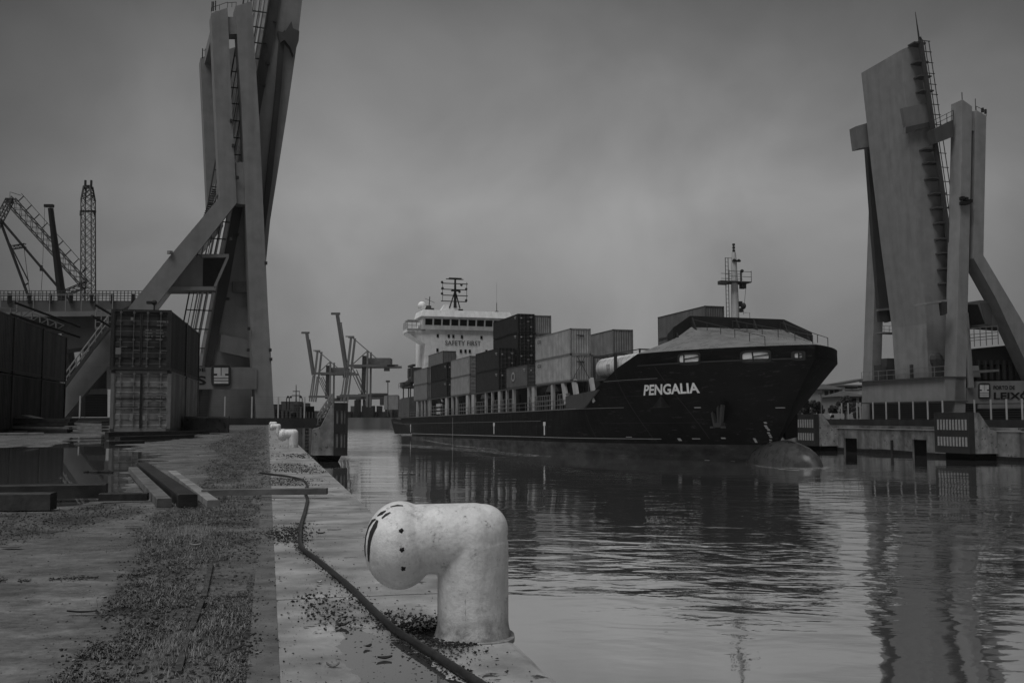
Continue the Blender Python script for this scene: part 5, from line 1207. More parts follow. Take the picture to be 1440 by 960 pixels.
# plank piles at the left
zg = 0.0
pk = thing('plank_pile', 'pile of weathered planks in front of the dark containers at left', 'plank pile', gz(60, 607))
D0 = 46.0
for i, (x0, y0, x1, y1, h_, mt) in enumerate(((18, 607, 100, 607.5, 4.6, tim_m), (19, 602, 103, 603.5, 3.5, timp), (20, 597.5, 102, 598.5, 4.4, tim_m), (17, 592.5, 104, 593.5, 5.0, tim_m), (28, 588.5, 60, 591.5, 1.8, timp), (36, 584.5, 62, 591, 1.4, timp), (22, 611, 110, 607, 2.4, timd))):
    a, b = P(x0, y0, D0 + 0.12 * i), P(x1, y1, D0 + 0.12 * i); m = M(); m.beam(a + Vector((0, 0, h_ / 2 / 30)), b + Vector((0, 0, h_ / 2 / 30)), 0.9, h_ / 31); m.build('plank', mt, pk)
pk2 = thing('plank_pile', 'low stack of pale planks between the dark containers and the rusty container', 'plank pile', gz(128, 607))
for i, (x0, y0, x1, y1, h_, mt) in enumerate(((108, 605, 148, 605.5, 3, timp), (107, 600.5, 148, 601, 2.8, timp), (110, 595.5, 148, 597, 3.2, timp), (112, 592.5, 148, 593.2, 2, tim_m))):
    a, b = P(x0, y0, 45 + 0.1 * i), P(x1, y1, 45 + 0.1 * i); m = M(); m.beam(a, b, 0.8, h_ / 31); m.build('plank', mt, pk2)
for i, (x0, y0, x1, y1) in enumerate(((-80, 609.5, 98, 608), (-80, 613, 60, 611.5))):
    timber('timber_beam', ['long pale plank on the spit of gravel before the plank pile', 'pale plank end at the water line of the puddle at far left'][i], 'timber', gz(x0, y0, -0.01), gz(x1, y1, -0.01), 0.4, 0.10, timp, 'pale planks by the puddle')
# concrete blocks
cb_m = mat('block_concrete', 0.055, 0.85, 0.5, 1.5, bump=0.01, streak=0.4, spots=0.4, spotv=0.015)
for i, (x0, x1, yt, yb, d_) in enumerate(((258, 321, 585, 607, 47), (394, 428, 571, 588, 90))):
    if i == 1: continue
    a = P(x0, yb, d_); b = P(x1, yb, d_); zt = P(x0, yt, d_).z
    n = 12; m = M(); vec = Q1 * 1.3; rows = []
    for k in range(n + 1):
        p = a.lerp(b, k / n); j = 0.04 * Hn(k * 1.3, 5.0); rows.append([Vector((p.x, p.y, a.z - .1)), Vector((p.x, p.y, zt - .08 + j)), Vector((p.x, p.y, zt + j)) + Q1 * 0.08, Vector((p.x, p.y, zt + j)) + vec, Vector((p.x, p.y, a.z - .1)) + vec])
    m.grid(rows); m.add([r for r in rows[0]], [(4, 3, 2, 1, 0)]); m.add([r for r in rows[-1]], [(0, 1, 2, 3, 4)])
    tag(m.build('concrete_block', cb_m), 'long dark concrete block lying right of the container stack', 'concrete block')
# poles above the left containers
pt = thing('handrail_frame', 'light lattice handrail frame above the dark containers at left', 'handrail', onS(60, 470, 55))
m = M(); 
def trussline(x0, y0, x1, y1, h_, n, s_):
    for i in range(n):
        xa_, xb_ = x0 + (x1 - x0) * i / n, x0 + (x1 - x0) * (i + 1) / n; ya, yb_ = y0 + (y1 - y0) * i / n, y0 + (y1 - y0) * (i + 1) / n
        m.tube([onS(xa_, ya, s_), onS(xa_, ya - h_, s_)], 0.05, 4); m.tube([onS(xa_, ya, s_), onS(xb_, yb_ - h_, s_)], 0.035, 4)
        m.tube([onS(xa_, ya, s_), onS(xb_, yb_, s_)], 0.04, 4); m.tube([onS(xa_, ya - h_, s_), onS(xb_, yb_ - h_, s_)], 0.04, 4)
trussline(-30, 442, 45, 448, 12, 5, 62); trussline(45, 451, 90, 468, 11, 4, 64)
m.build('lattice_rail', paint(0.12), pt)
for i, (x0, y0, x1, y1) in enumerate(((20, 425, 113, 459.5), (14, 441, 112.5, 474), (133, 428, 158, 443), (129, 444, 157, 460))):
    m = M(); m.tube([onS(x0, y0, 58), onS(x1, y1, 60)], 0.07, 6); o = m.build('steel_pole', paint(0.02))
    tag(o, ['upper long dark pole slanting down over the dark containers at left', 'lower long dark pole slanting down over the dark containers at left', 'short dark pole just left of the top of the dark container, upper', 'short dark pole just left of the dark container, lower'][i], 'pole', 'dark poles over the containers')
m = M(); 
p = onS(217, 425.5, 60); m = M(); m.sphere(p, 0.16, 8, 6); m.box(p + Vector((-0.25, 0, 0.0)), (0.3, 0.3, 0.15)); m.tube([p, p - Vector((0, 0, 0.9))], 0.04, 5); tag(m.build('floodlight', paint(0.03)), 'small dark floodlight on top of the container stack', 'lamp')
# ================================================================ BOLLARDS
bol_m = bpy.data.materials.new('bollard_paint'); bol_m.use_nodes = True
def bol_nodes(m):
    t = m.node_tree; b = t.nodes['Principled BSDF']; n = t.nodes.new; l = t.links.new; co = n('ShaderNodeTexCoord')
    def nz(sc, det, r=0.6, st=(1, 1, 1)):
        mp = n('ShaderNodeMapping'); l(co.outputs['Object'], mp.inputs[0]); mp.inputs['Scale'].default_value = st
        q = n('ShaderNodeTexNoise'); l(mp.outputs[0], q.inputs['Vector']); q.inputs['Scale'].default_value = sc; q.inputs['Detail'].default_value = det; q.inputs['Roughness'].default_value = r; return q.outputs['Fac']
    def rg(s, a, b_, c, d):
        r = n('ShaderNodeMapRange'); l(s, r.inputs[0])
        for i, v in ((1, a), (2, b_), (3, c), (4, d)): r.inputs[i].default_value = v
        return r.outputs[0]
    def mul(a, c):
        k = n('ShaderNodeMath'); k.operation = 'MULTIPLY'; l(a, k.inputs[0]); l(c, k.inputs[1]); return k.outputs[0]
    c = mul(rg(nz(7, 6), .3, .7, .55, .78), rg(nz(60, 8, .75), .35, .7, 1.05, 0.84))
    c = mul(c, rg(nz(30, 10, .8), .60, .66, 1.0, 0.2)); c = mul(c, rg(nz(8, 10, .85), .55, .66, 1.0, 0.5)); c = mul(c, rg(nz(12, 6, .7, (1, 1, .25)), .5, .75, 1.0, 0.7))
    sp = n('ShaderNodeSeparateXYZ'); l(co.outputs['Object'], sp.inputs[0])
    ad = n('ShaderNodeMath'); ad.operation = 'ADD'; l(sp.outputs['Z'], ad.inputs[0]); l(rg(nz(30, 8, .75), .3, .7, -.05, .05), ad.inputs[1])
    c = mul(c, rg(ad.outputs[0], -0.01, 0.085, 0.30, 1.0))      # splash dirt at the foot
    l(c, b.inputs['Base Color']); b.inputs['Roughness'].default_value = 0.42; b.inputs['Specular IOR Level'].default_value = 0.4
    bp = n('ShaderNodeBump'); l(nz(55, 8, .75), bp.inputs['Height']); bp.inputs['Distance'].default_value = 0.006; bp.inputs['Strength'].default_value = 0.6
    bp2 = n('ShaderNodeBump'); l(nz(6, 3), bp2.inputs['Height']); bp2.inputs['Distance'].default_value = 0.012; l(bp.outputs[0], bp2.inputs['Normal']); l(bp2.outputs[0], b.inputs['Normal'])
bol_nodes(bol_m)
d1 = G(665, 902).y; px1 = d1 / F
bl = thing('mooring_bollard', 'big white painted mooring bollard with hooked round head, nearest the camera', 'bollard', G(665, 893), (0, 0, PSI * 0.25), 'white mooring bollards along the quay edge')
# local x right, z up (metres); from image measures at this distance
def bx(x, y): return (x - 665) * px1, (893 - y) * px1
m = M()
R_p = 50.5 * px1
m.tube([(0, 0, -0.02), (0, 0, bx(0, 762)[1])], R_p, 40)
xe, ze = bx(664, 757); m.sphere((xe, 0, ze), 50.3 * px1, 40, 24); xq, zq = bx(678, 745); m.sphere((xq, 0, zq), 37 * px1, 40, 24)
xh, zh = bx(590, 757); m.tube([(xe, 0, ze), (xh, 0, zh)], [50 * px1, 49 * px1], 40); m.sphere((xh, 0, zh), 49 * px1, 40, 24)
xb_, zb_ = bx(561, 764); m.sphere((xb_, 0, zb_ - 1.5 * px1), 1, 44, 28, (51 * px1, 58 * px1, 62 * px1))
rows = []
for r_, z_ in ((58, 8), (55, 13), (52.5, 20), (51, 28), (50, 36)): rows.append([Vector((r_ * px1 * math.cos(a), r_ * px1 * math.sin(a), (z_ - 12) * px1)) for a in [2 * math.pi * k / 40 for k in range(40)]])
m.grid(rows, close=True); m.add(rows[0], [tuple(range(39, -1, -1))]); m.add(rows[-1], [tuple(range(40))])
body = m.build('bollard_body', bol_m, bl, True, world=False)
body.parent = None
rm = body.modifiers.new('r', 'REMESH'); rm.mode = 'VOXEL'; rm.voxel_size = 0.0042; rm.use_smooth_shade = True
sm = body.modifiers.new('s', 'SMOOTH'); sm.iterations = 14; sm.factor = 0.5
bake(body); body.data.materials.clear(); body.data.materials.append(bol_m); body.parent = bl
for p_ in body.data.polygons: p_.use_smooth = True
# square-ish foot plate
m = M(); rows = []
for z_, g_ in ((-0.012, 1.0), (0.002, 1.0), (0.0035, 0.98)):
    rows.append([Vector((g_ * 59 * px1 * math.copysign(abs(math.cos(a)) ** 0.75, math.cos(a)), g_ * 58 * px1 * math.copysign(abs(math.sin(a)) ** 0.75, math.sin(a)), z_)) for a in [2 * math.pi * k / 48 for k in range(48)]])
m.grid(rows, close=True); m.add(rows[-1], [tuple(range(48))]); m.build('foot_plate', bol_m, bl, world=False)
def onball(x, y, off=0.0):
    """point on the head (ellipsoid) as seen at picture position, in local coordinates"""
    X, Z = bx(x, y); dx = (X - xb_) / (51 * px1); dz = (Z - zb_ + 1.5 * px1) / (62 * px1); k = max(0, 1 - dx * dx - dz * dz)
    return Vector((X, -math.sqrt(k) * 58 * px1 - off, Z))
hole_m = paint(0.012)
for x, y in ((565, 740), (566.5, 765), (568, 791)):
    m = M(); c = onball(x, y, -0.0035); rr = [6.2 * px1 * (1 + 0.22 * math.sin(k * 2.1 + x) + 0.12 * math.sin(k * 5.3 + y)) for k in range(14)]
    nrm = Vector(((c.x - xb_) / (50 * px1) ** 2, c.y / (57 * px1) ** 2, (c.z - zb_) / (59 * px1) ** 2)).normalized(); t1 = nrm.cross(Vector((0, 0, 1))).normalized(); t2 = nrm.cross(t1)
    ring = [c + (t1 * math.cos(2 * math.pi * k / 14) + t2 * math.sin(2 * math.pi * k / 14) * 0.85) * rr[k] for k in range(14)]
    m.add(ring + [c + nrm * 0.006], [(k, (k + 1) % 14, 14) for k in range(14)]); m.build('bolt_hole', hole_m, bl, world=False)
m = M()
def stroke(pts, w_):
    L0 = []; L1 = []
    for i, (x, y) in enumerate(pts):
        a = pts[max(i - 1, 0)]; b = pts[min(i + 1, len(pts) - 1)]; dx, dy = b[0] - a[0], b[1] - a[1]; l_ = math.hypot(dx, dy); nx_, ny_ = -dy / l_, dx / l_; w2 = w_[i] / 2
        for LL, s_ in ((L0, 1), (L1, -1)): LL.append(onball(max(x + nx_ * w2 * s_ * 1.25, 511.6), y + ny_ * w2 * s_, 0.0035))
    m.grid([L0, L1])
stroke([(513.5, 778), (512.8, 765), (514, 750), (517.5, 738), (523, 729), (528, 726)], [1.4, 1.6, 1.6, 1.8, 2.5, 1.5])
stroke([(519, 784), (519, 770), (520, 756), (523, 744), (528, 734), (531, 727)], [1.5, 3, 3.6, 4.6, 4.6, 2])
stroke([(530, 722), (536, 718), (542, 714.5)], [1, 3.2, 1]); stroke([(537, 724), (543, 719), (549, 716)], [1, 2.4, 1])
stroke([(548, 709.5), (558, 707.5), (566, 708)], [0.8, 1.6, 0.8])
m.build('painted_number', paint(0.03), bl, world=False)
m = M(); m.tube([(-0.026 + 0.0015 * math.sin(k * 2.2), -R_p * 0.955, 0.07 + 0.012 * k) for k in range(8)], 0.0022, 5); m.build('casting_seam', paint(0.05), bl, world=False)
lab2 = ['second white mooring bollard along the quay edge, right of the weeds', 'third white mooring bollard, partly hidden by the second', 'farthest white mooring bollard at the end of the row']
body2 = body.data
for i, (x, y, d_) in enumerate(((425, 627, 0), (393, 0, 43.5), (378, 0, 64))):
    if d_ == 0: p = G(412, 629)
    else: p = Q(0.42, 23.6 + (19.6 if i == 1 else 38), 0)
    dup(bl, (p.x, p.y, 0.0), (0, 0, PSI * 0.6), lab2[i])
# low pale base slabs near far bollards
# ================================================================ HOSE
hp = [(366, 664.5, .0), (385, 667, .0), (408, 670, .0), (426, 675, .0), (432, 682, .0), (428, 690, .0), (431, 697, .0), (432, 704, 0), (429, 718, 0), (424, 735, 0), (422, 752, 0), (423, 766, 0), (430, 775, 0), (447, 787, 0), (470, 806, 0), (497, 829, 0), (525, 857, 0), (556, 885, 0), (590, 907, 0), (622, 927, 0), (655, 948, 0), (700, 976, 0), (760, 1010, 0)]
pts = [G(x, y, 0.014) for x, y, _ in hp]
def catmull(p, n=8):
    o = []
    for i in range(len(p) - 1):
        a, b, c, d = p[max(i - 1, 0)], p[i], p[i + 1], p[min(i + 2, len(p) - 1)]
        for k in range(n):
            t = k / n; o.append(0.5 * ((2 * b) + (c - a) * t + (2 * a - 5 * b + 4 * c - d) * t * t + (3 * b - a - 3 * c + d) * t ** 3))
    return o + [p[-1]]
m = M(); m.tube(catmull(pts), 0.0125, 14); tag(m.build('rubber_hose', mat('hose_rubber', 0.022, 0.45, 0.5, 9, bump=0.002, bscale=60), smooth=True), 'long dark rubber hose snaking from under the timber past the bollard', 'hose')
# ================================================================ WEEDS, DEBRIS
def gzq(X, s):
    if X > -0.045: return 0.003
    return gheight(X, s) if s < 60 else -0.01
def fastmesh(name, V, Fc, nper, mt, label):
    me = bpy.data.meshes.new(name); V = np.asarray(V, dtype=np.float32).reshape(-1, 3); Fc = np.asarray(Fc, dtype=np.int32); nf = len(Fc) // nper
    me.vertices.add(len(V)); me.vertices.foreach_set('co', V.ravel()); me.loops.add(len(Fc)); me.loops.foreach_set('vertex_index', Fc)
    me.polygons.add(nf); me.polygons.foreach_set('loop_start', np.arange(0, len(Fc), nper, dtype=np.int32)); me.polygons.foreach_set('loop_total', np.full(nf, nper, dtype=np.int32))
    me.materials.append(mt); me.update(calc_edges=True); me.validate(); o = bpy.data.objects.new(name, me); C.objects.link(o); return tag(o, label, kind='stuff')
def sample(poly, n, perpx=True):
    """points in a ground polygon, spread evenly as seen"""
    out = []; xs_ = [p[0] for p in poly]; ss_ = [p[1] for p in poly]; a, b, c, d = min(xs_), max(xs_), min(ss_), max(ss_)
    c = max(c, 1.6)
    tries = 0
    while len(out) < n and tries < n * 14:
        tries += 1
        s = 1 / (1 / c + (1 / d - 1 / c) * random.random()) if perpx else c + (d - c) * random.random()
        X = a + (b - a) * random.random()
        if inpoly(X, s, poly): out.append((X, s))
    return out
def grass(name, spots, label, mt, hmin, hmax):
    V = []; Fc = []; i = 0
    for X, s, k in spots:
        z = gzq(X, s); p = Q(X, s, z - 0.002); sc_d = max(1, s / 7) ** 0.55
        for _ in range(k):
            a = random.random() * 6.28; h = (hmin + (hmax - hmin) * random.random() ** 1.8) * min(1.8, sc_d); wd2 = 0.0007 * sc_d * (0.7 + random.random()); ln = h * (0.2 + 0.9 * random.random()); rr = 0.02 * sc_d * random.random()
            bx_, by_ = p.x + rr * math.cos(a * 3), p.y + rr * math.sin(a * 3); ca, sa = math.cos(a), math.sin(a)
            V += [(bx_ - sa * wd2, by_ + ca * wd2, p.z), (bx_ + sa * wd2, by_ - ca * wd2, p.z), (bx_ + ca * ln * .4 + sa * wd2 * .8, by_ + sa * ln * .4 - ca * wd2 * .8, p.z + h * .6), (bx_ + ca * ln * .4 - sa * wd2 * .8, by_ + sa * ln * .4 + ca * wd2 * .8, p.z + h * .6), (bx_ + ca * ln, by_ + sa * ln, p.z + h), (bx_ + ca * ln, by_ + sa * ln, p.z + h)]
            Fc += [i, i + 1, i + 2, i + 3, i + 3, i + 2, i + 4, i + 5]; i += 6
    return fastmesh(name, V, Fc, 4, mt, label)
gm_ = mat('weed_leaves', 0.13, 0.7, 0.85, 3.5); dirt_m = mat('soil_crumbs', 0.026, 0.8, 0.9, 3.0); chip_m = mat('pale_chips', 0.22, 0.7, 0.5, 20)
def clump(X, s): return mn.noise(Vector((X * 5.0, s * 2.2, 4.0))) + 0.5 * mn.noise(Vector((X * 14, s * 8, 9)))
sp = [(X, s, 2 + int(6 * random.random())) for X, s in sample(WEED, 20000) if clump(X, s) > 0.02 and not bare(X, s) and not (X < -0.55 and s < 5 and clump(X, s) < .25)]
grass('grass_weeds', sp, 'short grass and moss growing in the joint beside the rail strip', gm_, 0.003, 0.018)
sp = [(X, s, 4) for w_ in (W3, W5, W8) for X, s in sample(w_, 260)]
grass('grass_weeds', sp, 'sparse grass tufts rooted in the dirt patches across the slabs', gm_, 0.004, 0.03)
tufts = []
for X, s in sample(WEED, 130):
    if clump(X, s) > -0.1:
        r_ = random.uniform(.02, .07) * max(1, s / 7)
        tufts += [(X + random.gauss(0, r_), s + random.gauss(0, r_), 3) for _ in range(random.randint(15, 60))]
tufts += [(gq(x + random.gauss(0, 26), y + random.gauss(0, 14))) + (4,) for x, y in ((255, 735), (290, 752), (235, 765), (300, 880), (250, 905), (310, 700)) for _ in range(330)]
grass('grass_weeds', [q for q in tufts if q[0] < -0.06], 'taller pale grass tufts standing in the weed strip', mat('tuft_leaves', 0.2, 0.7, 0.6, 12), 0.006, 0.03)
# tiny leaf rosettes
# curled dark leaves and bark bits, bent quads
def litter(spots, label, mt, rmin, rmax):
    V = []; Fc = []; i = 0
    for X, s in spots:
        p = Q(X, s, gzq(X, s) + 0.001); a = random.random() * 6.28; r_ = random.uniform(rmin, rmax) * max(1, s / 6) ** .6; w_ = r_ * random.uniform(.3, .7); t = Vector((math.cos(a), math.sin(a), 0)); n_ = Vector((-math.sin(a), math.cos(a), 0)); h = r_ * random.uniform(.05, .5); h2 = r_ * random.uniform(.0, .3)
        for k, (u_, z_) in enumerate(((-1, h), (0, 0.1 * r_), (1, h2))):
            ww = w_ * (1 if k == 1 else random.uniform(.15, .8)); V += [tuple(p + t * r_ * u_ - n_ * ww + Vector((0, 0, z_))), tuple(p + t * r_ * u_ + n_ * ww + Vector((0, 0, z_ + random.uniform(0, .2) * r_)))]
        Fc += [i, i + 2, i + 3, i + 1, i + 2, i + 4, i + 5, i + 3]; i += 6
    return fastmesh('leaf_litter', V, Fc, 4, mt, label)
ll = [q for q in sample(WEED, 5200) if mn.noise(Vector((q[0] * 4, q[1] * 1.5, 11))) > -0.05 or q[0] < -0.5]
ll += [(X + random.gauss(0, .08), s + random.gauss(0, .1)) for w_, n in ((W8, 500), (W2, 130), (W7, 70), (W6, 90), (W3, 80)) for X, s in sample(w_, n)] 
litter([q for q in ll if q[0] < .75 and q[1] > 1.5], 'dark curled dead leaves along the weed strip', mat('dead_leaf', 0.022, 0.6, 0.6, 20), 0.003, 0.011)
litter([q for q in sample(WEED, 420) + sample(W8, 60)], 'paler dry leaves lying in the weed strip', mat('dry_leaf', 0.16, 0.6, 0.6, 20), 0.002, 0.008)
V = []; Fc = []; i = 0
for X, s in sample(WEED, 9000):
    if clump(X, s) < -0.15 or bare(X, s): continue
    z = gzq(X, s); p = Q(X, s, z)
    for _ in range(5):
        a = random.random() * 6.28; r_ = (0.004 + 0.008 * random.random()) * max(1, s / 7) ** .5; q = p + Vector((math.cos(a), math.sin(a), 0)) * r_ * .8; t = Vector((-math.sin(a), math.cos(a), 0)) * r_ * .35; h = 0.003 + 0.012 * random.random()
        V += [tuple(p + Vector((0, 0, h * .3))), tuple(q - t + Vector((0, 0, h))), tuple(q + Vector((math.cos(a), math.sin(a), 0)) * r_ * .6 + Vector((0, 0, h * .8))), tuple(q + t + Vector((0, 0, h)))]; Fc += [i, i + 1, i + 2, i + 3]; i += 4
fastmesh('weed_leaves', V, Fc, 4, mat('weed_rosette', 0.09, 0.6, 0.6, 15), 'tiny broad weed leaves scattered through the weed strip')
def crumbs(name, spots, label, mt, rmin, rmax, flat=0.6):
    V = []; Fc = []; i = 0
    bv = [(1, 0, 0), (-.5, .87, 0), (-.5, -.87, 0), (.2, .1, 1), (.1, .2, -1)]; bf = [(0, 1, 3), (1, 2, 3), (2, 0, 3), (1, 0, 4), (2, 1, 4), (0, 2, 4)]
    for X, s in spots:
        z = gzq(X, s); p = Q(X, s, z); r_ = (rmin + (rmax - rmin) * random.random() ** 3) * max(1, s / 6) ** .6; a = random.random() * 6.28; ca, sa = math.cos(a), math.sin(a); e = 0.5 + random.random()
        for x, y, zz in bv:
            x = x * e * (.8 + .4 * random.random()); y = y * (.8 + .4 * random.random()); V.append((p.x + (x * ca - y * sa) * r_, p.y + (x * sa + y * ca) * r_, p.z + (zz * flat + .25) * r_))
        for f in bf: Fc += [k + i for k in f]
        i += 5
    return fastmesh(name, V, Fc, 3, mt, label)
sp = [q for q in sample(WEED, 20000) if clump(*q) < 0.0 + 0.4 * (q[0] < -0.42 - 0.015 * q[1]) and not bare(*q)]
for w_, n in ((W2, 1500), (W3, 900), (W4, 500), (W5, 700), (W6, 1600), (W7, 600), (W8, 2600), (W9, 100)): sp += sample(w_, n)
sp2 = [(X + 0.05 * random.gauss(0, 1) * max(1, s / 6), s + 0.06 * random.gauss(0, 1)) for X, s in sp]
sp2 = [(X, s) for X, s in sp2 if X < 0.76 and s > 1.4]
crumbs('soil_debris', sp2, 'dark soil crumbs and rotten leaf litter over the quay', dirt_m, 0.0012, 0.0085)
ALL = [gq(x, y) for x, y in ((-80, 1040), (-80, 720), (170, 706), (300, 640), (376, 600), (420, 640), (500, 705), (560, 790), (760, 940), (700, 1040))]
sp = [(X, s) for X, s in sample(ALL, 2600) if X < 0.74]
crumbs('soil_debris', sp, 'scattered dark grit on the concrete', dirt_m, 0.0015, 0.006, 0.4)
sp = [(X, s) for X, s in sample(WEED, 700) + sample(ALL, 450) if X < 0.74]
crumbs('wood_chips', sp, 'small pale chips and shells scattered over the quay', chip_m, 0.0015, 0.0075, 0.2)
SP = [gq(x, y) for x, y in ((340, 1040), (350, 900), (357, 760), (370, 640), (382, 640), (392, 760), (405, 900), (415, 1040))]
sp = [(X, s) for X, s in sample(SP, 3200) if mn.noise(Vector((X * 6, s * 2.6, 21))) + 2.2 * (0.0 - X) > 0.18]
crumbs('soil_debris', sp, 'dirt spilling over the rail strip', dirt_m, 0.0012, 0.006, 0.5)
# dirt-filled joint across the left concrete
sp = []
for k in range(1500):
    f = random.random(); x = -20 + 225 * f; y = 813 - 7 * f + random.gauss(0, 1.2) * (0.5 + abs(math.sin(f * 9)))
    if math.sin(f * 31) + math.sin(f * 13 + 1) > -0.5: p = G(x, y); sp.append((p.dot(E1), p.dot(Q1)))
crumbs('soil_debris', sp, 'dirt caught in the joint across the left concrete', dirt_m, 0.0015, 0.006, 0.5)
# fringe of soil along the hose
sp = []
hs = catmull([G(x, y) for x, y, _ in hp[9:]], 40)
for p in hs:
    for _ in range(6): q = p + Vector((random.gauss(-0.012, 0.022), random.gauss(-0.01, 0.02), 0)); sp.append((q.dot(E1), q.dot(Q1)))
crumbs('soil_debris', [(X, s) for X, s in sp if X < 0.77], 'dark grit caught along the rubber hose', dirt_m, 0.002, 0.007, 0.5)
# dirt at the foot of the bollard
sp = []
for _ in range(900):
    a = random.random() * 6.28; r_ = 0.135 + abs(random.gauss(0, 0.03)); p = G(665, 893) + Vector((math.cos(a) * r_, math.sin(a) * r_ * 0.9, 0))
    X, s = p.dot(E1), p.dot(Q1)
    if X < 0.77 and (math.cos(a) < 0.2): sp.append((X, s))
crumbs('soil_debris', sp, 'dark crumbs gathered round the foot of the nearest bollard', dirt_m, 0.002, 0.008, 0.6)
# individual litter
def scrap(label, cat, x, y, l_, w_, h_, a, v, curl=0.0):
    m = M(); p = G(x, y, 0.004); n = 8; rows = []
    for i in range(n + 1):
        f = i / n - .5; ww = w_ * (1 - abs(f) * 1.1) ; c = Vector((f * l_, curl * l_ * (4 * f * f) * .5, h_ * 3 * f * f)); rows.append([c + Vector((0, -ww / 2, 0)), c + Vector((0, 0, h_ * .4)), c + Vector((0, ww / 2, 0))])
    R_ = Matrix.Rotation(a, 3, 'Z'); m.grid([[p + R_ @ q for q in r] for r in rows]); m.grid([[p + R_ @ q - Vector((0, 0, 0.003)) for q in r] for r in rows], flip=True)
    tag(m.build('leaf_scrap', mat('scrap_%d' % int(v * 1000), v, 0.6, 0.3, 40)), label, cat)
scrap('curled pale leaf scrap on the rail strip at the bottom', 'leaf', 363, 917, 0.028, 0.005, 0.006, 0.7, 0.25, 0.3)
scrap('curled dry leaf with raised ends on wet concrete at the bottom', 'leaf', 468, 936, 0.038, 0.010, 0.012, 0.1, 0.1, 0.05)
scrap('dark rotten leaf lying by the small puddle', 'leaf', 541, 923, 0.045, 0.028, 0.004, 0.3, 0.02)
scrap('dark leaf scrap left of the hose near the small puddle', 'leaf', 517, 907, 0.03, 0.02, 0.004, 0.9, 0.02)
scrap('dark crumpled leaf in the debris left of the hose', 'leaf', 480, 878, 0.05, 0.02, 0.012, -0.4, 0.025, 0.3)
scrap('dark leaf on the slab beyond the bollard head', 'leaf', 451, 749, 0.055, 0.026, 0.008, 0.1, 0.03)
scrap('long dark twig on the slab beside the hose', 'leaf', 470, 744, 0.09, 0.012, 0.003, 0.05, 0.03)
scrap('pale chip on the slab under the bollard head', 'chip', 532, 819, 0.028, 0.008, 0.002, 0.1, 0.6)
scrap('pale chip on the slab left of the hose', 'chip', 449, 817, 0.022, 0.014, 0.004, 0.6, 0.5)
scrap('dark flat stick on the wet concrete at lower left', 'leaf', 115, 859, 0.11, 0.022, 0.004, 0.0, 0.012)
scrap('pale crumpled scrap in the weeds below the timbers', 'scrap', 275, 765, 0.06, 0.03, 0.006, 0.1, 0.25)
scrap('flat pale stone at the left in the litter', 'scrap', 185, 739, 0.09, 0.05, 0.004, 0.0, 0.12)
scrap('small pale scrap on the concrete at lower left', 'scrap', 146, 838, 0.02, 0.014, 0.003, 0.3, 0.25)
scrap('flat broken slab piece at the left edge of the concrete', 'scrap', 16, 768, 0.12, 0.07, 0.004, 0.0, 0.1)
for nm_, x, y, r_ in (('dark floating clump in the middle of the large puddle', 145, 663, 0.13),):
    m = M(); p = G(x, y, -0.02)
    for k in range(14): m.sphere(p + Vector((random.gauss(0, .10), random.gauss(0, .06), 0.0)), 0.05 * random.uniform(.5, 1.1), 7, 5, (1.2, 1, .5))
    tag(m.build('debris_clump', dirt_m), nm_, 'debris')
# ================================================================ FAR BACKGROUND
def lattice(m, a, b, w0, w1, n, r=0.12, up=(0, 1, 0)):
    a = Vector(a); b = Vector(b); t = (b - a).normalized(); x = t.cross(Vector(up)).normalized(); y = x.cross(t)
    def cr(i):
        f = i / n; p = a.lerp(b, f); h = (w0 + (w1 - w0) * f) / 2
        return [p + x * h * sx + y * h * sy for sx, sy in ((1, 1), (-1, 1), (-1, -1), (1, -1))]
    for k in range(4): m.tube([cr(0)[k], cr(n)[k]], r, 4, False)
    for i in range(n):
        c0_, c1_ = cr(i), cr(i + 1)
        for k in range(4): m.tube([c0_[k], c1_[(k + 1) % 4]], r * .55, 3, False); m.tube([c0_[(k + 1) % 4], c1_[k]], r * .55, 3, False)
DC = 170.0
lc = thing('lattice_crane', 'tall upright lattice crane mast behind the approach deck at left', 'crane', P(124, 586, DC))
m = M(); lattice(m, P(124, 586, DC), P(124, 282, DC), 1.9, 1.75, 26, 0.10); lattice(m, P(124, 282, DC), P(124, 262, DC), 1.75, 1.1, 3, 0.14); m.build('mast', paint(0.06), lc)
m = M()
for x in (120, 128.3): m.box(P(x, 260, DC), (0.25, 0.4, 1.6))
m.box(P(124, 263, DC), (1.1, 0.5, 0.6)); m.box(P(124, 297, DC), (2.6, 0.5, 0.25))
for x in (113.5, 134): m.tube([P(x, 297, DC), P(x, 586, DC)], 0.06, 4)
for x in (113.5, 133.5): m.box(P(x, 300, DC), (0.25, 0.3, 0.9))
m.box(P(117, 276, DC), (0.5, 0.3, 0.15)); m.box(P(131, 276, DC), (0.5, 0.3, 0.15)); m.build('mast_head', paint(0.02), lc)
l2 = thing('lattice_crane', 'luffing lattice boom crane sloping down from the left edge toward the upright mast', 'crane', P(60, 586, DC))
m = M(); lattice(m, P(14, 281, DC), P(121, 402, DC), 1.5, 1.3, 14, 0.09); lattice(m, P(14, 281, DC), P(-12, 330, DC), 1.0, 1.0, 6, 0.1); m.build('boom', paint(0.06), l2)
m = M(); m.tube([P(0, 308, DC), P(87, 410, DC), P(110, 436, DC)], 0.22, 5); m.tube([P(0, 310, DC), P(40, 417, DC), P(60, 470, DC)], 0.24, 5)
lattice(m, P(18, 348, DC), P(36, 345, DC), 0.6, 0.6, 3, 0.07); m.tube([P(14, 343, DC), P(40, 395, DC)], 0.12, 4); m.tube([P(34, 350, DC), P(44, 430, DC)], 0.05, 4); m.tube([P(33, 402, DC), P(40, 398, DC)], 0.15, 4)
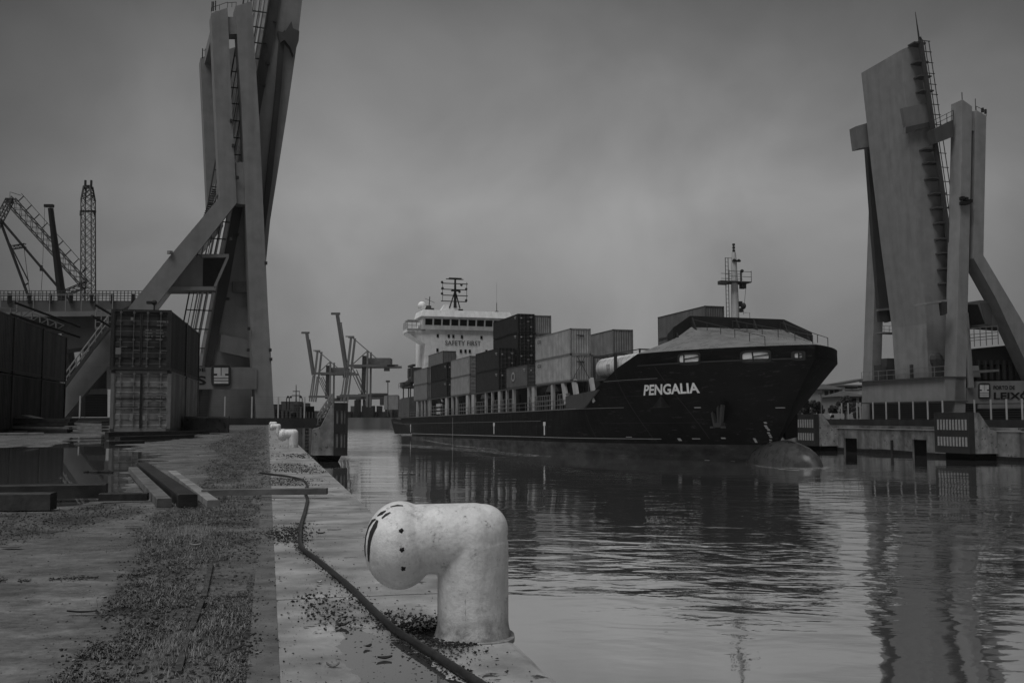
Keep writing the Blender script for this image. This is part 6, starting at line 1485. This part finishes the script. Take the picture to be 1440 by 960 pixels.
for i in range(9):
    f = (i + .5) / 9; p = P(20 + 100 * f, 277 + 113 * f, DC); q = p + Vector((0.95, 0, 0.95)); m.tube([p, q], 0.09, 4)
m.tube([P(30, 272, DC), P(118, 372, DC)], 0.05, 4); m.tube([P(14, 280, DC), P(14, 270, DC), P(30, 275, DC)], 0.05, 4); m.box(P(14, 282, DC), (1, 0.6, 0.8))
m.tube([P(60, 380, DC), P(57, 420, DC)], 0.04, 4); m.box(P(58, 377, DC), (0.4, 0.3, 1.0)); lattice(m, P(83, 415, DC), P(122, 400, DC), 0.8, 1.0, 6, 0.08); m.build('stay_frame', paint(0.03), l2)
tc_ = thing('telescopic_crane', 'dark telescopic crane boom behind the sloping lattice boom', 'crane', P(86, 586, DC - 3))
m = M(); m.tube([P(71, 293, DC - 3), P(86, 410, DC - 3), P(105, 560, DC - 3)], [0.45, 0.75, 0.95], 6); m.build('boom', paint(0.014), tc_)
m = M(); m.box(P(69, 289.5, DC - 3), (1.5, 0.7, 0.45)); m.tube([P(63, 290, DC - 3), P(60, 372, DC - 3)], 0.035, 3); m.tube([P(75, 290, DC - 3), P(88, 410, DC - 3)], 0.03, 3); m.build('boom_head', paint(0.014), tc_)
# ship-to-shore cranes at the far quay
def sts(label, ox, oy, k, D):
    def p(x, y, o=0.0): return P(ox + (x) * k, oy + (y) * k, D) + Vector((0, o, 0))
    t = thing('gantry_crane', label, 'crane', p(30, 100), group='ship to shore cranes at the far quay'); mt = paint(0.12); mt2 = paint(0.085)
    # picture units: waterside leg at x=15, landside at x=38 (y down, 0 = boom tip)
    m = M(); m.beam(p(4, 0), p(16, 77), 1.2, 1.4, up=(0, 1, 0)); m.beam(p(10, 15), p(18, 70), 0.35, 0.35); m.beam(p(8, 14), p(11, 14), 0.35, 0.35); m.box(p(2, 1), (3.4, 1.0, 0.8)); m.build('raised_boom', mt2, t)
    for o in (0, 9):
        m = M(); m.beam(p(24, 33, o), p(19, 76, o), 0.8, 0.8); m.beam(p(19, 76, o), p(13, 125, o), .6, .6); m.build('leg', mt, t)
        m = M(); m.beam(p(16, 78, o), p(9, 125, o), 0.45, 0.45); m.build('brace', mt, t)
        m = M(); m.beam(p(47, 53, o), p(46, 132, o), 0.7, 0.7); m.build('leg', mt, t)
        m = M(); m.beam(p(23, 80, o), p(38, 112, o), 0.35, 0.35); m.build('brace', mt, t)
        m = M(); m.beam(p(26, 78, o), p(42, 115, o), 0.35, 0.35); m.build('brace', mt, t)
    m = M(); m.beam(p(20, 74), p(90, 74), 1.0, .9); m.beam(p(20, 74, 12), p(90, 74, 12), 1.0, .9); m.beam(p(8, 116), p(46, 116), 0.9, 0.9); m.build('bridge_girder', mt2, t)
    m = M()
    m.beam(p(25, 34), p(47, 53), 0.35, 0.35); m.beam(p(47, 53), p(62, 66), 0.35, 0.35); m.beam(p(47, 53), p(26, 72), 0.35, 0.35); m.beam(p(16, 33), p(28, 33), 0.4, 0.4); m.box(p(24, 34), (2.2, 1, 0.7)); m.build('tie_rods', mt, t)
    m = M(); m.box(p(60, 68, 6), (7.0 * k * 1.35, 8, 2.4 * k * 1.2)); m.build('machine_house', paint(0.1), t)
    m = M(); m.beam(p(42, 60, 1), p(40, 120, 1), 1.6, 1.4); m.box(p(74, 79), (2.0, 2, 1.4)); m.box(p(80, 74), (3, 1, .6)); m.build('lift_shaft', paint(0.03), t)
    m = M(); m.box(p(40, 128, 8), (1, 1, 1))
    return t
sts('nearer far quay gantry crane with the taller raised boom', 470, 440, 1.0, 380)
sts('farther gantry crane with lower raised boom left of the taller one', 428, 467, 0.78, 430)
# far quay yard: rows of containers, sheds, floodlight mast
rr = random.Random(3)
for i in range(14):
    x = 492 + i * 5.2; h = rr.choice([1, 2, 3]) * 2.6; w_ = 6; p = P(x, 586, 440 + rr.random() * 20); v = rr.choice([.02, .03, .05, .08, .03])
    zb_ = P(500, 586.8, 430).z
    m = M(); m.box((p.x, p.y, zb_ + h / 2), (1.9, 6, h))
    for q in range(1, int(h / 2.5)): m.box((p.x, p.y, zb_ + q * 2.6), (1.94, 6.04, 0.12))
    o = m.build('container_stack', paint(v)); tag(o, 'container stack on the far quay beyond the stern, %s' % ordn(i, 14), 'container stack', 'far quay container stacks')
t = thing('yard_gantry', 'low wide yard gantry spanning behind the far quay cranes', 'crane', P(520, 586, 460))
m = M(); m.beam(P(474, 559, 460), P(560, 558, 460), 3, 1.8); m.box(P(480, 562, 460), (6, 3, 1.5)); m.box(P(532, 555, 460), (8, 3, 1.5)); m.box(P(512, 555.5, 460), (5, 3, 1.2)); m.build('girder', paint(0.07), t)
m = M()
for x in (506, 512, 543, 549): m.beam(P(x, 559, 460), P(x, 587, 460), 1.0, 1.0)
for x in (503, 520, 537): m.box(P(x, 565, 458), (1.6, 2, 3))
m.build('gantry_leg', paint(0.05), t)
t = thing('floodlight_mast', 'thin floodlight mast left of the ship stern', 'lamp mast', P(545.5, 586, 400))
m = M(); m.tube([P(545.5, 586, 400), P(545.5, 537, 400)], 0.2, 5); m.build('mast', paint(0.06), t)
m = M(); m.box(P(545.5, 536, 400), (1.6, 1, .7)); m.build('lamp_head', paint(0.04), t)
m = M(); m.box(P(551, 566, 435), (6, 6, 6)); tag(m.build('harbour_shed', paint(0.16)), 'pale shed on the far quay beside the ship stern', 'shed')
m = M(); m.prism([P(380, 580, 470), P(560, 580, 470), P(560, 588, 470), P(380, 588, 470)], (0, 20, 0)); tag(m.build('long_shed', paint(0.03)), 'long low dark shed behind the far quay cranes', 'shed')
for i in range(10):
    x = 388 + i * 5 + rr.random() * 3; v = rr.choice([.02, .035, .06]); h = rr.uniform(2, 6); p = P(x, 587, 300)
    m = M(); m.box((p.x, p.y, -1 + h / 2), (1.8, 4, h)); tag(m.build('dock_hut', paint(v)), 'dim low dock hut seen through the fence mesh, %s' % ordn(i, 10), 'hut', 'dock huts beyond the fence')
t = thing('moored_ship', 'distant moored vessel with masts behind the fence at left of the channel', 'ship', P(415, 586, 320))
m = M(); m.prism([P(394, 580, 320), P(428, 577, 320), P(426, 590, 320), P(396, 590, 320)], (0, 40, 0)); m.box(P(411, 572, 325), (5.5, 8, 3.5)); m.build('hull', paint(0.05), t)
m = M(); m.tube([P(416.5, 575, 325), P(416.5, 541, 325)], [0.3, 0.12], 5); m.box(P(416.5, 550, 325), (2.2, .3, .25)); m.box(P(416.5, 556, 325), (2.8, .3, .3)); m.tube([P(421, 575, 325), P(421, 549, 325)], 0.1, 4); m.build('ship_mast', paint(0.05), t)
m = M()
for x in (403, 407, 425): m.tube([P(x, 576, 110), P(x, 560, 110), P(x + (1.5 if x < 420 else -1.8), 557, 110)], 0.05, 5); m.sphere(P(x + (2 if x < 420 else -2), 558, 110), 0.14, 6, 4)
tag(m.build('fence_lamp', paint(0.03)), 'small hooked lamps standing above the end of the left fence', 'lamp')
# ---------------- right bank: houses, trees, vehicles
win_m = mat('dark_glass', 0.008, 0.15)
HB = 210.0
def house(label, x0, x1, ye, yr, yb, D, wallv, roofv, wins, ridge=0.5, deep=12, flat=False):
    a = P(x0, yb, D); b = P(x1, yb, D); ze = P(x0, ye, D).z; zr = P(x0, yr, D).z; zb_ = RG - 0.2
    t = thing('house', label, 'house', ((a.x + b.x) / 2, D, zb_), group='houses behind the right quay')
    m = M(); m.prism([(a.x, D, zb_), (b.x, D, zb_), (b.x, D, ze), (a.x, D, ze)], (0, deep, 0)); m.build('wall', paint(wallv), t)
    m = M(); o = 0.6
    if flat: m.prism([(a.x - o, D - o, ze), (b.x + o, D - o, zr), (b.x + o, D - o, zr + 0.5), (a.x - o, D - o, ze + .5)], (0, deep + 2 * o, 0))
    else:
        c = [(a.x - o, D - o, ze), (b.x + o, D - o, ze), (b.x + o, D + deep + o, ze), (a.x - o, D + deep + o, ze)]; w_ = b.x - a.x; rx = min(w_, deep) * 0.45
        r1 = (a.x + rx, D + deep / 2, zr); r2 = (b.x - rx, D + deep / 2, zr)
        if rx * 2 >= w_: r1 = r2 = ((a.x + b.x) / 2, D + deep / 2, zr); r2 = (r1[0] + .1, r1[1], r1[2])
        m.add(c + [r1, r2], [(0, 1, 5, 4), (1, 2, 5), (2, 3, 4, 5), (3, 0, 4), (3, 2, 1, 0)])
    m.build('roof', mat('roof_tiles_%d' % int(roofv * 1000), roofv, 0.8, 0.3, 1.5, bump=0.05), t)
    for x, y, w_, h_ in wins:
        p = P(x, y, D); m = M(); m.box((p.x, D - 0.04, p.z), (w_, 0.12, h_)); wf = m.build('window', win_m, t)
        m = M(); m.box((p.x, D - 0.1, p.z - h_ / 2 - .1), (w_ + .3, 0.25, 0.15)); m.build('sill', paint(0.3), wf)
    return t
house('tall pale house with a dark hipped roof right of the ship bow', 1157, 1185, 547, 538.5, 570, HB, 0.3, 0.07, [(1162, 552.5, .8, .9), (1169.5, 552, .7, 1.0), (1176.5, 554.5, .9, 2.0), (1166, 562, .9, 1.2), (1177, 562, .8, 1.1)])
house('large pale building with a low roof left of the tower leg', 1187, 1222, 541, 533.5, 560, HB + 30, 0.34, 0.08, [(1193, 545, 1.6, .5), (1202, 545, 1.6, .5), (1211, 544, 1.6, .5)], flat=True)
house('mid grey house with a broad dark roof between the tall house and the tower leg', 1183, 1217, 557, 548.5, 580, HB - 15, 0.27, 0.07, [(1201, 565, .8, 1.6), (1211, 565, .8, 1.6), (1189, 566, .8, 1.4)])
house('low pale house half hidden by the ship bow', 1140, 1158, 558, 548, 575, HB + 12, 0.22, 0.06, [(1147, 562, .7, 1), (1153, 562, .7, 1)])
house('dim grey house behind the trees under the tower portal', 1240, 1290, 570, 560, 590, HB + 20, 0.05, 0.03, [(1256, 577, 1, 1.2), (1266, 577, 1, 1.2)])
leaf_t = mat('tree_leaves', 0.035, 0.8, 0.6, 0.8); bark = mat('bark', 0.04, 0.9, 0.3, 3)
def tree(label, x, yb, yt, w_px, D, name='broadleaf_tree', n=1500):
    b = P(x, yb, D); h = P(x, yt, D).z - RG; w_ = w_px * D / F / 2; t = thing(name, label, 'tree', (b.x, D, RG), group='trees on the right bank')
    m = M(); m.tube([(b.x, D, RG), (b.x + .1, D, RG + h * .35), (b.x, D, RG + h * .7)], [0.28, 0.2, 0.08], 7)
    for k in range(5): a = k * 1.3; m.tube([(b.x, D, RG + h * (.3 + .06 * k)), (b.x + math.cos(a) * w_ * .6, D + math.sin(a) * w_ * .6, RG + h * (.6 + .05 * k))], [0.1, 0.03], 5)
    m.build('trunk', bark, t)
    V = []; Fc = []; i = 0; cl = [(Vector((random.gauss(0, .45) * w_, random.gauss(0, .45) * w_, h * random.uniform(.35, .92))), w_ * random.uniform(.25, .5)) for _ in range(16)]
    for _ in range(n):
        c, r_ = random.choice(cl); d_ = Vector((random.gauss(0, 1), random.gauss(0, 1), random.gauss(0, .8))).normalized() * r_ * random.uniform(.5, 1.05); p = Vector((b.x, D, RG)) + c + d_; s_ = 0.14 + .14 * random.random()
        u_ = Vector((random.gauss(0, 1), random.gauss(0, 1), random.gauss(0, 1))).normalized(); v_ = u_.orthogonal().normalized()
        V += [tuple(p - u_ * s_), tuple(p + v_ * s_ * .6), tuple(p + u_ * s_), tuple(p - v_ * s_ * .6)]; Fc += [i, i + 1, i + 2, i + 3]; i += 4
    o = fastmesh('crown', V, Fc, 4, leaf_t, None); del o['kind']; o.parent = t; o.matrix_parent_inverse = wmat(t).inverted()
tree('dark round tree in front of the tall pale house', 1189, 586, 557, 24, HB - 40, n=2200)
tree('dark low tree left of the tall house by the ship bow', 1150, 586, 563, 18, HB - 30)
tree('dark bushy tree directly under the ship bow', 1133, 586, 564, 20, HB - 25)
tree('low dark tree left of the mid grey house', 1170, 586, 570, 16, HB - 38)
tree('dark tree to the right of the pale van', 1205, 588, 569, 16, HB - 36)
tree('dark tree seen through the tower portal', 1256, 590, 566, 24, HB - 30, n=2200)
tree('smaller dark tree at the right inside the tower portal', 1272, 590, 570, 14, HB - 26)
tree('low tree at the foot of the tower leg', 1216, 588, 574, 12, HB - 40)
def vehicle(name, label, cat, x, D, L_, H, v, cab):
    b = P(x, 588, D); t = thing(name, label, cat, (b.x, D, RG)); z = RG
    m = M(); m.prism([(b.x - L_ / 2, D, z + .45), (b.x + L_ / 2, D, z + .45), (b.x + L_ / 2, D, z + H), (b.x - L_ / 2 + cab * 1.1, D, z + H), (b.x - L_ / 2 + cab * .5, D, z + H * .55), (b.x - L_ / 2, D, z + H * .5)], (0, 1.9, 0)); m.build('body', paint(v), t)
    m = M(); m.prism([(b.x - L_ / 2 + cab * .62, D - .03, z + H * .57), (b.x - L_ / 2 + cab * 1.5, D - .03, z + H * .57), (b.x - L_ / 2 + cab * 1.5, D - .03, z + H * .86), (b.x - L_ / 2 + cab * 1.05, D - .03, z + H * .86)], (0, .04, 0)); m.build('window', win_m, t)
    for dx in (-.3, .3): m = M(); m.tube([(b.x + dx * L_, D - .05, z + .38), (b.x + dx * L_, D + .25, z + .38)], 0.38, 12); m.build('wheel', paint(0.012), t)
vehicle('parked_van', 'pale small box van parked behind the fence right of the ship bow', 'van', 1175, 165, 2.9, 1.6, 0.3, 0.8)
vehicle('parked_van', 'small pale vehicle parked left of the box van', 'van', 1153, 158, 3.2, 1.5, 0.3, 1.0)
vehicle('parked_van', 'light vehicle seen through the tower portal among the trees', 'van', 1259, 140, 4.2, 2.0, 0.3, 1.0)
rr = random.Random(5)
for i in range(9):
    x = 1126 + i * 6.5 if i < 6 else 1226 + i * 4; vehicle('parked_car', 'dim parked car under the trees on the right bank, %s' % ordn(i, 9), 'car', x, 172 + rr.random() * 6, 4.0, 1.45, rr.choice([.05, .1, .2, .28]), 1.3)
for o in bpy.data.objects:
    if o.name.startswith('parked_car') and o.get('category'): o['group'] = 'cars parked on the right bank'
for x, yt, D in ((1154.5, 553, 160), (1212, 566, 140), (1190, 575, 150)):
    t = thing('street_lamp', {1154.5: 'thin pale lamp pole left of the box van', 1212: 'lamp pole with a wide head beside the tower leg', 1190: 'short thin lamp pole in front of the round tree'}[x], 'lamp post', P(x, 588, D)); p = P(x, yt, D)
    m = M(); m.tube([(p.x, D, RG), tuple(p)], 0.08, 6); m.build('pole', paint(0.12), t); m = M(); m.box(p, (1.4 if x == 1212 else .8, .3, .18)); m.build('lamp_head', paint(0.06), t)
# wooded bank far behind on the right
V = []; Fc = []; i = 0
for _ in range(16000):
    x = random.uniform(RX + 60, 420); y = 330 + random.random() * 60 - x * .2; h = 7 + 3 * mn.noise(Vector((x * .08, 0, 0))) + 2 * mn.noise(Vector((x * .3, 1, 0))); p = Vector((x, y, RG + h * random.random() ** .7)); s_ = .35 + .5 * random.random(); u_ = Vector((random.gauss(0, 1), random.gauss(0, 1), random.gauss(0, 1))).normalized(); v_ = u_.orthogonal().normalized()
    V += [tuple(p - u_ * s_), tuple(p + v_ * s_ * .6), tuple(p + u_ * s_), tuple(p - v_ * s_ * .6)]; Fc += [i, i + 1, i + 2, i + 3]; i += 4
fastmesh('far_wood', V, Fc, 4, leaf_t, 'far dark belt of trees along the right bank')

# ---------------- damp air over the harbour
hz = bpy.data.materials.new('damp_air'); hz.use_nodes = True; t_ = hz.node_tree; t_.nodes.clear(); o_ = t_.nodes.new('ShaderNodeOutputMaterial'); v_ = t_.nodes.new('ShaderNodeVolumePrincipled')
v_.inputs['Color'].default_value = (0.85, 0.85, 0.85, 1); v_.inputs['Density'].default_value = 0.0001; t_.links.new(v_.outputs[0], o_.inputs['Volume'])
m = M(); m.box((200, 2700, 30), (7000, 6700, 76)); m.build('haze', hz, kind='stuff', label='thin damp haze over the whole harbour')
